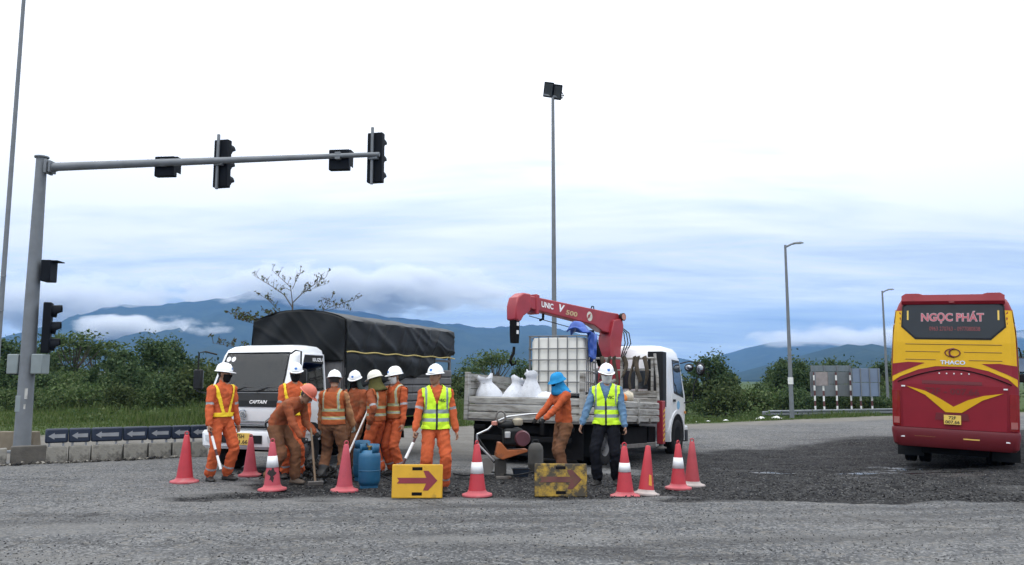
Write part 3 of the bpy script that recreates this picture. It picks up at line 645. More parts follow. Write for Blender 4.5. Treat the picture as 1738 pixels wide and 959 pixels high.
    # arms
    hands = hands or ((-0.25, -0.04, 0.80), (0.25, -0.04, 0.80)); out = {}
    for i, q in enumerate((-1, 1)):
        S = SH[q]; T = Vector(hands[i]) * 1.0
        pl = Vector((pole or ((-.35 * 1, 0.9, -.3), (.35, 0.9, -.3)))[i])
        E, W = ik(S, T, .285 * s, .245 * s, pl); ef = E.lerp(S, .5)
        bd.limb([S + chest_lat * q * 0.0, S.lerp(E, .35), S.lerp(E, .75), E], [.075 * s, .066 * s, .058 * s, .056 * s], 'arm_u')
        bd.limb([E, E.lerp(W, .4), E.lerp(W, .8), W], [.056 * s, .054 * s, .047 * s, .043 * s], 'arm_l')
        d = (W - E).normalized(); nn = (Vector((-q, 0, 0)) + Vector((0, -0.25, 0))); nn = (nn - d * nn.dot(d)).normalized()
        ww = d.cross(nn).normalized()
        if ww.dot(Vector((0, -1, 0.15))) < 0: ww = -ww
        h0 = W + d * .02 * s; g = grip[i]
        bd.limb([h0, h0 + d * .045 * s, h0 + d * .088 * s], [(.026 * s, .016 * s), (.037 * s, .016 * s), (.037 * s, .014 * s)], 'hand', lat=ww, n=10)
        for off, ln in ((.028, .070), (.0095, .080), (-.0095, .074), (-.028, .058)):
            p0 = h0 + d * .088 * s + ww * off * s; a1 = R(15 + 55 * g); a2 = R(35 + 125 * g)
            p1 = p0 + (d * math.cos(a1) + nn * math.sin(a1)) * ln * .5 * s; p2 = p1 + (d * math.cos(a2) + nn * math.sin(a2)) * ln * .5 * s
            bd.limb([p0, p1, p2], [.0092 * s, .0088 * s, .0075 * s], 'hand', n=7)
        tb = h0 + d * .03 * s + ww * .03 * s; t1 = tb + (d * .55 + ww * (.75 - .4 * g) + nn * (.35 + .5 * g)).normalized() * .036 * s; t2 = t1 + (d * (.7) + ww * (.3 - .5 * g) + nn * (.3 + .6 * g)).normalized() * .032 * s
        bd.limb([tb, t1, t2], [.012 * s, .0105 * s, .0085 * s], 'hand', n=7)
        out[q] = (h0 + d * .085 * s + nn * .03 * s, d, nn, ww)
    # legs
    for i, q in enumerate((-1, 1)):
        fx, fy, fa = feet[i]; fz = feet[i][3] if len(feet[i]) > 3 else 0.0
        A = Vector((fx, fy + 0.02, .095 * s + fz)); J = hip + Vector((q * .088 * s, 0, -.035 * s)); kp = Vector((math.sin(R(fa)) * 1, -math.cos(R(fa)), 0))
        K, A2 = ik(J, A, .415 * s, .405 * s, kp)
        bd.limb([J, J.lerp(K, .3), J.lerp(K, .7), K], [.104 * s, .099 * s, .086 * s, .080 * s], 'leg_u')
        bd.limb([K, K.lerp(A2, .35), K.lerp(A2, .75), A2 + Vector((0, 0, .02))], [.080 * s, .080 * s, .076 * s, .077 * s], 'leg_l')
        ff = Vector((math.sin(R(fa)), -math.cos(R(fa)), 0)); la = Vector((math.cos(R(fa)), math.sin(R(fa)), 0)); g0 = Vector((A2.x, A2.y, fz))
        bd.limb([A2 - Vector((0, 0, .0)), g0 + Vector((0, 0, .05))], [.05 * s, .048 * s], 'boot')
        rg = []
        for u, w_, h_ in ((-.075, .030, .05), (-.06, .042, .075), (0, .045, .085), (.07, .048, .066), (.13, .049, .05), (.165, .040, .042), (.18, .02, .03)):
            cc = g0 + ff * u * s; rg.append([cc + la * w_ * s * sx_ + Vector((0, 0, sz_ * s)) for sx_, sz_ in ((-1, 0.0), (-1.05, .02), (-.8, h_ * .75), (-.3, h_), (.3, h_), (.8, h_ * .75), (1.05, .02), (1, 0.0))])
        bd.b.loft(rg)
        for u in (-.05, 0, .05, .10, .15): bd.samp.append((g0 + ff * u * s + Vector((0, 0, .035 * s)), .045 * s, 'boot', 0))
    # one continuous skin
    me = bpy.data.meshes.new('raw'); me.from_pydata(bd.b.v, [], bd.b.f); bm = bmesh.new(); bm.from_mesh(me); bmesh.ops.recalc_face_normals(bm, faces=bm.faces[:]); bm.to_mesh(me); bm.free()
    ro = bpy.data.objects.new('raw', me); COL.objects.link(ro); q = ro.modifiers.new('r', 'REMESH'); q.mode = 'VOXEL'; q.voxel_size = 0.0095 * s
    q2 = ro.modifiers.new('s', 'SMOOTH'); q2.factor = 0.5; q2.iterations = 2
    dg = bpy.context.evaluated_depsgraph_get(); me2 = bpy.data.meshes.new_from_object(ro.evaluated_get(dg)); bpy.data.objects.remove(ro)
    nv = len(me2.vertices); co = np.empty(nv * 3, np.float32); me2.vertices.foreach_get('co', co); co = co.reshape(-1, 3).astype(np.float64)
    no = np.empty(nv * 3, np.float32); me2.vertices.foreach_get('normal', no); no = no.reshape(-1, 3).astype(np.float64)
    SP = np.array([tuple(a_[0]) for a_ in bd.samp]); SR = np.array([a_[1] for a_ in bd.samp]); SREG = np.array([a_[2] for a_ in bd.samp]); ST = np.array([a_[3] for a_ in bd.samp])
    def classify(P_):
        best = np.empty(len(P_), int)
        for i in range(0, len(P_), 6000):
            d = np.linalg.norm(P_[i:i + 6000, None, :] - SP[None], axis=2) - SR[None]; best[i:i + 6000] = d.argmin(1)
        return best
    vb = classify(co); vr = SREG[vb]
    # folds of loose cloth
    fold = np.isin(vr, ['torso', 'arm_u', 'arm_l', 'leg_u', 'leg_l']); sd_ = random.random() * 50
    fx = vn(co[:, 0] * 11 + co[:, 2] * 6 + sd_, co[:, 2] * 11 + co[:, 1] * 9 - co[:, 0] * 6 + sd_); fy2 = vn(co[:, 1] * 8 - co[:, 2] * 7 + sd_ * 2, co[:, 2] * 26 - co[:, 0] * 12)
    amp = np.where(np.isin(vr, ['leg_l', 'arm_l']), 0.016, 0.012)
    disp = np.where(fold, amp * (1 - 2 * np.abs(fx - 0.5) - 0.5) + 0.012 * (fy2 - 0.5), 0)
    co2 = co + no * disp[:, None]; co2[:, 2] = np.maximum(co2[:, 2], 0.0) if not any(len(f_) > 3 for f_ in feet) else co2[:, 2]
    me2.vertices.foreach_set('co', co2.astype(np.float32).ravel())
    npoly = len(me2.polygons); ls = np.empty(npoly, np.int32); lt = np.empty(npoly, np.int32); me2.polygons.foreach_get('loop_start', ls); me2.polygons.foreach_get('loop_total', lt)
    lvi = np.empty(len(me2.loops), np.int32); me2.loops.foreach_get('vertex_index', lvi)
    fc = np.empty(npoly * 3, np.float32); me2.polygons.foreach_get('center', fc); fc = fc.reshape(-1, 3).astype(np.float64)
    fb = classify(fc); reg = SREG[fb]; tt = ST[fb]
    slots = [m['top'], m['arm'], m['legs'], m['boot'], m['hand'], m['head'], M_refl, M_eye, M_lip, M_hair]
    mi = np.zeros(npoly, np.int32)
    for nm, k_ in (('torso', 0), ('arm_u', 1), ('arm_l', 1), ('leg_u', 2), ('leg_l', 2), ('boot', 3), ('hand', 4), ('head', 5), ('neck', 5)): mi[reg == nm] = k_
    mi[(reg == 'torso') & (tt < 0.035)] = 2
    if m['bands']:
        mi[(reg == 'leg_l') & (tt > .60) & (tt < .69)] = 6; mi[(reg == 'arm_u') & (tt > .62) & (tt < .76)] = 6
    if m.get('tallboot'): mi[(reg == 'leg_l') & (tt > .50)] = 3
    if m.get('cuff'): mi[(reg == 'arm_l') & (tt > .1)] = 4
    hv = fc - np.array(hc); fl, ff_, fu = hv @ np.array(hl), hv @ np.array(hf), hv @ np.array(hu); hd = (reg == 'head')
    for q in (-1, 1):
        mi[hd & (ff_ > .03) & ((fl - q * .032 * k) ** 2 / .019 ** 2 + (fu - .012 * k) ** 2 / .0105 ** 2 < 1)] = 7  # oversized dark eye ellipse, with the socket's shade put into the colour
        mi[hd & (ff_ > .03) & (np.abs(fl - q * .034 * k) < .022) & (np.abs(fu - .036 * k) < .008)] = 9
    mi[hd & (ff_ > .03) & (np.abs(fl) < .025) & (np.abs(fu + .062 * k) < .008)] = 8
    for q in slots: me2.materials.append(q)
    me2.polygons.foreach_set('material_index', mi); me2.polygons.foreach_set('use_smooth', np.ones(npoly, bool)); me2.update()
    body = bpy.data.objects.new('body', me2); COL.objects.link(body); body.parent = root
    def peel(name, sel, off, mats_, mi_=None, tk=0.004):
        """a layer worn over the body: the chosen faces lifted off the skin"""
        ids = np.nonzero(sel)[0]
        if len(ids) == 0: return None
        fs = [tuple(lvi[ls[i]:ls[i] + lt[i]]) for i in ids]; uq = sorted({a_ for f_ in fs for a_ in f_}); mp_ = {a_: i for i, a_ in enumerate(uq)}
        base = co + no * (np.where(fold, np.clip(disp, -.004, .004) , 0)[:, None])
        vv = base[uq] + no[uq] * (off[uq][:, None] if isinstance(off, np.ndarray) else off)
        b_ = B(); b_.v = [tuple(a_) for a_ in vv]; b_.f = [tuple(mp_[a_] for a_ in f_) for f_ in fs]; b_.m = list(mi_[ids]) if mi_ is not None else [0] * len(ids)
        o = mk(name, b_, mats_, root, smooth=180, fix=False)
        md = o.modifiers.new('sm', 'SMOOTH'); md.factor = .5; md.iterations = 3
        md = o.modifiers.new('th', 'SOLIDIFY'); md.thickness = tk; md.offset = 1; return o
    # torso coordinates of every face
    zs = np.array([z for z, _, _ in TZ]); cs = np.array([tuple(fr[z][0]) for z in zs]); la_ = np.array([tuple(fr[z][1]) for z in zs]); fw_ = np.array([tuple(fr[z][3]) for z in zs]); up_ = np.array([tuple(fr[z][2]) for z in zs])
    dd = np.abs(((fc[:, None, :] - cs[None]) * up_[None]).sum(2)); kk = np.where(np.linalg.norm(fc[:, None, :] - cs[None], axis=2) < .40, dd, 9).argmin(1)
    rel = fc - cs[kk]; tz = zs[kk] + (rel * up_[kk]).sum(1) / s; tl = (rel * la_[kk]).sum(1) / s; tf = (rel * fw_[kk]).sum(1) / s
    torso = np.isin(reg, ['torso']) | ((reg == 'arm_u') & (tt < .22) & (np.abs(tl) < .20)) | ((reg == 'neck') & (tz < .535))
    front = tf > 0
    if vest in ('lime', 'orange'):
        hem = -.045 if vest == 'lime' else .0
        sel = torso & (tz > hem) & ~((tz > .50) & (np.abs(tl) < .075)) & (np.abs(tl) < .205) & ~((np.abs(tl) > .165) & (np.abs(tf) < .045) & (tz > .22))
        vneck = front & (np.abs(tl) < np.maximum(0, (tz - .30)) * .33 + .003) & (tz > .30); sel &= ~vneck
        vm = np.zeros(npoly, np.int32)
        bandw = .026 if vest == 'lime' else .022
        for zb in ((.085, .20) if vest == 'lime' else (.10, .225)): vm[np.abs(tz - zb) < bandw] = 1
        vm[(np.abs(np.abs(tl) - (.143 if vest == 'lime' else .115)) < (.020 if vest == 'lime' else .018)) & (tz > .20)] = 1
        if vest == 'lime': vm[front & (np.abs(tl) < .010)] = 2
        if vest == 'orange':
            vm2 = (np.abs(tz - .10) < .008) | (np.abs(tz - .225) < .008) | ((np.abs(np.abs(tl) - .115) < .007) & (tz > .225)); vm[vm2] = 3
        vo = peel('vest', sel, .016, [M_lime if vest == 'lime' else M_vor, M_reflg if vest == 'lime' else M_ltape, M_zip, M_refl], vm)
        if text:
            cz = fr[.31]; bc, bl, bu, bf = cz
            lettering('lettering', 'VEC', .058 * s, M_zip, vo, lambda u, v, d: bc + bl * u + bu * v + bf * (math.sqrt(max(0.02, 1 - (u / .19) ** 2)) * .126 * s + .024 + d), .070 * s, .045 * s, .100 * s, .004, .002)
    if vest == 'harness':
        c1 = np.abs(np.abs(tl) - (.045 + .11 * np.clip((tz - .10) / .42, 0, 1))) < .024
        sel = torso & ((c1 & (tz > .06)) | (np.abs(tz - .075) < .032)) & ~((tz > .53) & (np.abs(tl) < .07))
        peel('reflective_harness', sel, .012, [M_yel])
    if mask:
        sel = (hd | (reg == 'neck')) & (fu < -.005 * k - .02 * np.clip(.07 - np.abs(fl), 0, .07) * 0) & (fu > -.125 * k) & (ff_ > .012)
        peel('face_mask', sel, .010, [M_mblk if mask == 'black' else M_mwht], tk=.003)
    if hd.any() and not scarf: peel('hair', hd & (ff_ < .035 - .5 * np.clip(-fu, 0, .1)) & (fu > -.045) & ~((np.abs(fl) > .066) & (ff_ > -.03) & (fu < .03)), .004, [M_hair], tk=.006)
    hm = Matrix(((hl.x, -hf.x, hu.x), (hl.y, -hf.y, hu.y), (hl.z, -hf.z, hu.z)))        # local head frame: x side, -y front, z up
    def H3(x_, y_, z_): return hc + hm @ Vector((x_ * k, y_ * k, z_ * k))
    if scarf:
        sm_ = M_sgrey if scarf == 'grey' else M_solive if scarf == 'olive' else M_hatb; b_ = B(); rg = []
        for z, rx, ry, oy in ((.06, .088, .108, .004), (.0, .092, .112, .004), (-.06, .098, .110, 0), (-.12, .118, .112, .01), (-.175, .15, .125, .03), (-.215, .168, .135, .035)):
            rg.append([H3(rx * math.sin(a_) * (1 + .06 * math.sin(5 * a_ + z * 40)), oy - ry * math.cos(a_) * (1 + .05 * math.sin(7 * a_ + z * 30)), z) for a_ in [R(38 + (322 - 38) * j / 26) if scarf != 'blue' else R(26 + (334 - 26) * j / 26) for j in range(27)]])
        b_.loft(rg, closed=False); mk('neck_scarf', b_, sm_, root, smooth=180, solid=.006)
        if scarf != 'grey':
            b_ = B(); rg = []
            for z, rx, ry, oy in ((-.045, .080, .112, -.012), (-.085, .088, .118, -.012), (-.13, .105, .122, -.02), (-.18, .135, .13, -.01), (-.205, .13, .12, 0)):
                rg.append([H3(rx * math.sin(a_), oy - ry * math.cos(a_) * (1 + .04 * math.sin(6 * a_)), z) for a_ in [R(-75 + 150 * j / 16) for j in range(17)]])
            b_.loft(rg, closed=False); mk('face_cloth', b_, sm_ if scarf == 'olive' else M_hatb, root, smooth=180, solid=.006)
    if hat in ('white', 'cream', 'red'):
        hmat = {'white': M_hel, 'cream': M_helc, 'red': M_helr}[hat]; b_ = B(); rg = []
        for z, r_ in ((.038, 1.0), (.06, .985), (.09, .92), (.12, .79), (.142, .60), (.157, .36), (.162, .12)):
            rg.append([H3(.108 * r_ * math.sin(a_), .012 - .132 * r_ * math.cos(a_), z + (.008 if abs(math.sin(a_)) < .25 and z > .08 else 0)) for a_ in [2 * math.pi * j / 32 for j in range(32)]])
        b_.loft(rg); ho = mk('helmet', b_, hmat, root, smooth=60)
        b_ = B(); rg = []
        for e0, dz in ((0.99, .044), (1.0, .036), (1.0, .030), (.97, .030)):
            rg.append([H3((.108 * e0 + (.016 if e0 > .99 else 0)) * math.sin(a_), .012 - (.132 * e0 + ((.016 + .042 * max(0, math.cos(a_)) ** 2) if e0 > .99 else 0)) * math.cos(a_), dz - .014 * max(0, math.cos(a_)) ** 2) for a_ in [2 * math.pi * j / 32 for j in range(32)]])
        b_.loft(rg, cap=False); mk('brim', b_, hmat, ho, smooth=60)
        b_ = B(); b_.loft([[H3((.108 * .99 + .002) * math.sin(a_), .012 - (.132 * .99 + .002) * math.cos(a_), z) for a_ in [2 * math.pi * j / 32 for j in range(32)]] for z in (.022, .032)], cap=False); mk('sweatband', b_, M_zip, ho, smooth=60)
        if hat == 'white' :
            b_ = B(); b_.patch([(.021 * math.cos(t_), .085 + .021 * math.sin(t_)) for t_ in [2 * math.pi * j / 16 for j in range(16)]], lambda u, v: H3(u, .012 - .132 * np.interp(v, [.06, .09, .12], [.985, .92, .79]) * math.sqrt(1 - (u / .108) ** 2) - .004, v), .01)
            mk('logo', b_, M_logo, ho, smooth=0)
    if hat == 'blue':
        b_ = B(); rg = []
        for z, r_, dr in ((.0, 1.0, .065), (.012, 1.0, .06), (.04, 1.0, .012), (.06, 1.0, .006), (.10, .90, 0), (.13, .68, 0), (.145, .3, 0)):
            rg.append([H3((.10 * r_ + dr * .6) * math.sin(a_), .01 - (.122 * r_ + dr * (1.0 if math.cos(a_) > 0 else .5)) * math.cos(a_), z) for a_ in [2 * math.pi * j / 28 for j in range(28)]])
        b_.loft(rg); mk('sun_hat', b_, M_hatb, root, smooth=60)
    bpy.context.view_layer.update()
    W = root.matrix_world
    return root, {q: (W @ v[0], (W.to_3x3() @ v[1]).normalized(), (W.to_3x3() @ v[2]).normalized(), (W.to_3x3() @ v[3]).normalized()) for q, v in out.items()}
def gx(px, py): p = gp(px, py); return p.x, p.y
NB = dict(bands=False)
# the flagman by the barriers
pa = person('person in orange coveralls with yellow harness, head turned aside, near the arrow barriers', *gx(371, 816), 52, 1.70, head=(34, 4), hands=((-.27, -.10, .80), (.26, -.06, .80)), grip=(.9, .4), feet=((-.13, .02, -15), (.13, -.03, 25)), mats=dict(top=M_or2), vest='harness', hat='white', mask='black')
pb = person('person in orange with yellow harness and black mask, standing by the white lorry cab door', *gx(496, 811), 8, 1.72, head=(8, 8), hands=((-.20, -.16, .88), (.22, -.1, .84)), mats=dict(top=M_or2), vest='harness', hat='white', mask='black')
pc = person('person in soiled orange jacket and red helmet bending forward over the asphalt heap', *gx(482, 822), 72, 1.66, lean=58, twist=-8, head=(10, 38), hipshift=(0, .14), crouch=.05, hands=((-.16, -.36, .70), (.14, -.40, .74)), grip=(.95, .95), feet=((-.13, .16, 0), (.12, -.12, 0)), mats=dict(top=M_orr, legs=M_br, boot=M_shoe, hand=M_glove, bands=False), hat='red')
pd = person('person seen from behind in orange vest, tan sleeves and brown trousers, between two cones', *gx(563, 821), 168, 1.60, head=(18, 10), hands=((-.22, -.22, .82), (.24, -.10, .80)), grip=(.5, .4), feet=((-.14, 0, -10), (.14, .02, 10)), mats=dict(top=M_orr, arm=M_tan, legs=M_br, hand=M_gloveg, tallboot=True, bands=False), vest='orange', hat='white')
pe = person('person in dull orange with grey scarf and white helmet behind the gas cylinders', *gx(600, 800), -28, 1.62, head=(20, 14), hands=((-.14, -.20, .90), (.18, -.16, .84)), mats=dict(top=M_orr, legs=M_br, bands=False), hat='white', scarf='grey', mask='black')
pf = person('person with olive scarf and cream helmet in orange vest, turned to the group', *gx(637, 806), -118, 1.62, head=(14, 16), hands=((-.16, -.18, .92), (.20, .02, .84)), grip=(.9, .4), feet=((-.12, 0, -8), (.12, .05, 8)), mats=dict(top=M_orr, arm=M_orr, legs=M_or), vest='orange', hat='cream', scarf='olive')
pg = person('person with white face mask and orange vest beside the tarpaulin lorry body', *gx(670, 804), -42, 1.68, head=(-10, 8), hands=((-.22, -.12, .82), (.25, -.06, .80)), mats=dict(top=M_or), vest='orange', hat='white', mask='white')
ph = person('person in lime reflective vest holding a baton above the clean yellow arrow board', *gx(738, 836), 12, 1.66, head=(-38, 2), hands=((-.30, -.14, .80), (.28, -.05, .80)), grip=(.95, .4), feet=((-.12, .02, -12), (.13, 0, 12)), mats=dict(top=M_or2), vest='lime', hat='white', text=True)
pi_ = person('person in blue sun hat and orange jacket steering the road cutter', *gx(958, 812), -62, 1.62, lean=10, head=(10, 18), hands=((-.12, -.42, .93), (.16, -.44, .93)), grip=(.95, .95), feet=((-.12, .08, -8), (.12, -.10, 8)), mats=dict(top=M_or, legs=M_br, hand=M_glove, boot=M_br, bands=False), hat='blue', scarf='blue', mask='black')
pj = person('person in light blue shirt, black trousers and lime vest pointing at the ground', *gx(1031, 821), -10, 1.71, head=(18, 10), hands=((-.36, -.16, .86), (.27, -.12, .86)), grip=(.3, .5), feet=((-.14, -.06, -25), (.13, .04, 5)), mats=dict(top=M_blue_sh, legs=M_black_tr, bands=False), vest='lime', hat='white', mask='white', text=True)
# ================================================================= vehicle materials
V_white = mat('white_cab_paint', (0.74, 0.76, 0.78), 0.3, 0, 0.03, 3, 0.12, (0.42, 0.40, 0.36), 3, coat=0.4, streak=True)
V_glass = mat('dark_cab_glass', (0.035, 0.045, 0.055), 0.06, 0, 0.2, 2, spec=0.8)
V_blk = mat('black_plastic', (0.011, 0.012, 0.013), 0.5, 0, 0.2, 6, 0.15, (0.04, 0.037, 0.034), spec=0.25)
V_under = mat('dark_chassis', (0.008, 0.008, 0.009), 0.85, 0, 0.3, 5, 0.12, (0.03, 0.027, 0.024), spec=0.1)
V_rub = mat('tyre_rubber', (0.02, 0.02, 0.021), 0.85, 0, 0.2, 8, 0.25, (0.06, 0.053, 0.047), bump=0.3, spec=0.1)
V_rim = mat('dull_steel_rim', (0.10, 0.10, 0.105), 0.5, 0.5, 0.15, 6, 0.35, (0.07, 0.06, 0.05))
V_chr = mat('chrome', (0.72, 0.73, 0.75), 0.16, 1.0, 0.04)
V_lamp = mat('lamp_lens', (0.55, 0.58, 0.6), 0.12, 0, 0.2, 20, coat=0.6)
V_plate = mat('yellow_number_plate', (0.72, 0.50, 0.10), 0.5, 0, 0.06)
V_ink = mat('black_print', (0.02, 0.02, 0.02), 0.6); V_wht = mat('white_print', (0.82, 0.82, 0.82), 0.5)
V_mir = mat('mirror_glass', (0.28, 0.30, 0.33), 0.05, 1.0, 0.02)
V_grey = mat('grey_painted_board', (0.125, 0.125, 0.13), 0.6, 0, 0.15, 4, 0.35, (0.06, 0.055, 0.05), 3, streak=True)
V_tarp = mat('dark_tarpaulin', (0.0065, 0.008, 0.009), 0.45, 0, 0.25, 2.5, 0.15, (0.018, 0.018, 0.018), 1.5, 0.1, 30, 0.2)
V_rope = mat('yellow_rope', (0.50, 0.40, 0.14), 0.8, 0, 0.2, 30)
V_orl = mat('amber_lens', (0.6, 0.22, 0.02), 0.2); V_redl = mat('red_lens', (0.22, 0.01, 0.012), 0.15, coat=0.4)
def wheel(parent, c, r, wd, axis_x=1, dual=False):
    """tyre with grooves > rim > hub, axle along x"""
    c = Vector(c); b = B(); n = 30
    prof = [(r * .58, -wd / 2 * .86), (r * .80, -wd / 2), (r * .94, -wd / 2 * .92), (r, -wd / 2 * .70), (r, -wd * .12), (r * .975, -wd * .10), (r * .975, -wd * .06), (r, -wd * .04), (r, wd * .04), (r * .975, wd * .06), (r * .975, wd * .10), (r, wd * .12), (r, wd / 2 * .70), (r * .94, wd / 2 * .92), (r * .80, wd / 2), (r * .58, wd / 2 * .86)]
    b.loft([[c + Vector((x, q * math.cos(t), q * math.sin(t))) for t in [2 * math.pi * k / n for k in range(n)]] for q, x in prof], cap=False)
    ty = mk('wheel', b, V_rub, parent, smooth=50)
    s_ = axis_x; b = B()
    pr = [(r * .60, s_ * wd * .43), (r * .56, s_ * wd * .36), (r * .50, s_ * wd * .10), (r * .36, s_ * wd * .16), (r * .24, s_ * wd * .26), (r * .10, s_ * wd * .30), (r * .01, s_ * wd * .30)]
    b.loft([[c + Vector((x, q * math.cos(t), q * math.sin(t))) for t in [2 * math.pi * k / n for k in range(n)]] for q, x in pr], cap=False)
    for k in range(8):
        a = 2 * math.pi * k / 8; p = c + Vector((s_ * wd * .16, r * .33 * math.cos(a), r * .33 * math.sin(a))); b.tube([p, p + Vector((s_ * .035, 0, 0))], r * .035, 6)
    mk('rim', b, V_rim, ty, smooth=40)
    if dual:
        b = B(); c2 = c - Vector((s_ * (wd + .04), 0, 0))
        b.loft([[c2 + Vector((x, q * math.cos(t), q * math.sin(t))) for t in [2 * math.pi * k / n for k in range(n)]] for q, x in prof], cap=False); mk('inner_tyre', b, V_rub, ty, smooth=50)
    return ty
# ================================================================= white lorry with the tarpaulin body
# local frame: nose at -Y, origin under the front axle
lx, ly = -4.16, 14.30
lo = thing('tarpaulin_lorry', 'white cab-over lorry with dark tarpaulin tied over its cargo body', 'lorry', (lx, ly, gzf(lx, ly)), (0, 0, R(-20)))
CZ = [(z_, w_ * 1.0, yf_, yb_ * .80) for z_, w_, yf_, yb_ in [(.50, .77, -.60, .66), (.62, .80, -.66, .68), (1.02, .815, -.70, .70), (1.18, .81, -.68, .70), (1.55, .785, -.53, .69), (1.93, .745, -.375, .66), (2.03, .725, -.31, .63), (2.09, .68, -.22, .56), (2.115, .55, -.08, .42)]]
def cab_ring(z, CZ):
    zs = [a[0] for a in CZ]; return [float(np.interp(z, zs, [a[i] for a in CZ])) for i in (1, 2, 3)]
b = B(); b.loft([rring(w_, yf, yb, .11 if z < 2.05 else .16, z, 6) for z, w_, yf, yb in CZ]); cabo = mk('cab', b, V_white, lo, smooth=35)
def cut_holes(o, planes, inside):
    bm = bmesh.new(); bm.from_mesh(o.data)
    for co, no in planes: bmesh.ops.bisect_plane(bm, geom=bm.verts[:] + bm.edges[:] + bm.faces[:], plane_co=co, plane_no=no)
    bmesh.ops.delete(bm, geom=[f for f in bm.faces if inside(f.calc_center_median())], context='FACES'); bm.to_mesh(o.data); bm.free(); o.data.set_sharp_from_angle(angle=R(35))
cut_holes(cabo, [((0, 0, 1.36), (0, 0, 1)), ((0, 0, 1.93), (0, 0, 1)), ((.60, 0, 0), (1, 0, 0)), ((-.60, 0, 0), (1, 0, 0)), ((0, -.14, 0), (0, 1, 0)), ((0, .36, 0), (0, 1, 0))],
          lambda c: 1.36 < c.z < 1.93 and ((c.y < -.2 and abs(c.x) < .60) or (abs(c.x) > .65 and -.14 < c.y < .36)))
V_clear = bpy.data.materials.new('cab_window_glass'); V_clear.use_nodes = True; _t = V_clear.node_tree; _t.nodes.remove(_t.nodes['Principled BSDF'])
_a = _t.nodes.new('ShaderNodeBsdfTransparent'); _a.inputs[0].default_value = (.78, .81, .83, 1); _g = _t.nodes.new('ShaderNodeBsdfGlossy'); _g.inputs['Roughness'].default_value = .03; _g.inputs[0].default_value = (1, 1, 1, 1)
_f = _t.nodes.new('ShaderNodeFresnel'); _f.inputs[0].default_value = 1.6; _m = _t.nodes.new('ShaderNodeMixShader'); _t.links.new(_f.outputs[0], _m.inputs[0]); _t.links.new(_a.outputs[0], _m.inputs[1]); _t.links.new(_g.outputs[0], _m.inputs[2]); _t.links.new(_m.outputs[0], _t.nodes['Material Output'].inputs[0])
V_trim = mat('grey_cab_trim', (.20, .20, .205), .8); V_seat = mat('dark_seat_cloth', (.05, .055, .065), .9)
mk('dashboard', B().prism([(-.58, 1.22), (-.55, 1.33), (-.34, 1.345), (-.22, 1.26), (-.20, 1.1), (-.58, 1.1)], lambda u, v, d: Vector((d, u, v)), -.70, .70), V_trim, lo, bevel=.02)
mk('back_panel', B().box((0, .44, 1.5), (1.36, .02, 1.0)), V_trim, lo); mk('roof_lining', B().box((0, .1, 2.0), (1.2, .5, .02)), V_trim, lo)
for xx in (-.38, .38): mk('seat', B().box((xx, .30, 1.36), (.46, .14, .62)).box((xx, .28, 1.74), (.26, .10, .18)), V_seat, lo, bevel=.04)
mk('steering_wheel', B().tube([(.38 + .19 * math.cos(t), -.16 - .08 * math.sin(t), 1.40 + .16 * math.sin(t)) for t in np.linspace(0, 6.283, 20)], .016, 7), V_blk, lo, smooth=60)
mk('paper_roll', B().tube([(-.44, -.44, 1.42), (-.40, -.40, 1.44)], .075, 16), V_wht, lo, smooth=50); mk('dash_cloth', B().ball((-.10, -.42, 1.375), (.22, .09, .07), 14), mat('dash_cloth_pink', (.25, .17, .18), .9), lo); mk('dash_papers', B().box((.36, -.44, 1.365), (.34, .12, .03)), V_wht, lo)
mk('rear_view_mirror', B().box((0, -.36, 1.86), (.24, .03, .08)), V_blk, lo, bevel=.01)
LF = lambda e: (lambda u, v, d=0: Vector((u, cab_ring(v, CZ)[1] - e - d, v)))      # on the front
LS = lambda s_, e: (lambda u, v, d=0: Vector((s_ * (cab_ring(v, CZ)[0] + e + d), u, v)))   # on a side
def part(name, poly, fm, m, parent, solid=.008, step=.1, bevel=0): return mk(name, B().patch(poly, fm, step), m, parent, smooth=0, solid=solid)
ws = part('windscreen', [(-.66, 1.345), (.66, 1.345), (.645, 1.6), (.61, 1.955), (-.61, 1.955), (-.645, 1.6)], LF(.008), V_clear, lo, .004)
mk('windscreen_seal', B().tube([LF(.006)(a_, c_) for a_, c_ in ((-.672, 1.335), (0, 1.335), (.672, 1.335), (.655, 1.6), (.62, 1.97), (0, 1.97), (-.62, 1.97), (-.655, 1.6), (-.672, 1.335))], .018, 6), V_blk, lo, smooth=60)
part('sticker', [(-.60, 1.68), (-.50, 1.68), (-.48, 1.79), (-.58, 1.79)], LF(.016), V_wht, ws, .002)
for q in (-.56, -.46): part('round_sticker', [(q + .045 * math.cos(t), 1.87 + .045 * math.sin(t)) for t in np.linspace(0, 6.1, 12)], LF(.016), V_wht, ws, .002)
part('front_panel', [(-.745, 1.085), (.745, 1.085), (.71, 1.31), (-.71, 1.31)], LF(.010), V_blk, lo)
lettering('lettering', 'CAPTAIN', .075, V_wht, lo, LF(.016), .28, 1.165, .34, .004, .002, .2)
b = B(); cz_ = .955; f0 = LF(.02)
for r0, r1 in ((.085, .072), (.052, .012)):
    n = 24
    rg = [[f0(r_ * math.cos(t), cz_ + r_ * math.sin(t), dd_) for t in np.linspace(0, 2 * math.pi, n, endpoint=False)] for r_, dd_ in ((r0, 0), (r0 - .004, .012), (r1 + .004, .012), (r1, 0))]
    b.loft(rg, cap=False)
mk('emblem', b, V_chr, lo, smooth=50)
part('grille', [(-.62, .90), (-.44, .80), (.44, .80), (.62, .90), (.62, .72), (-.62, .72)], LF(.010), V_blk, lo, .012)
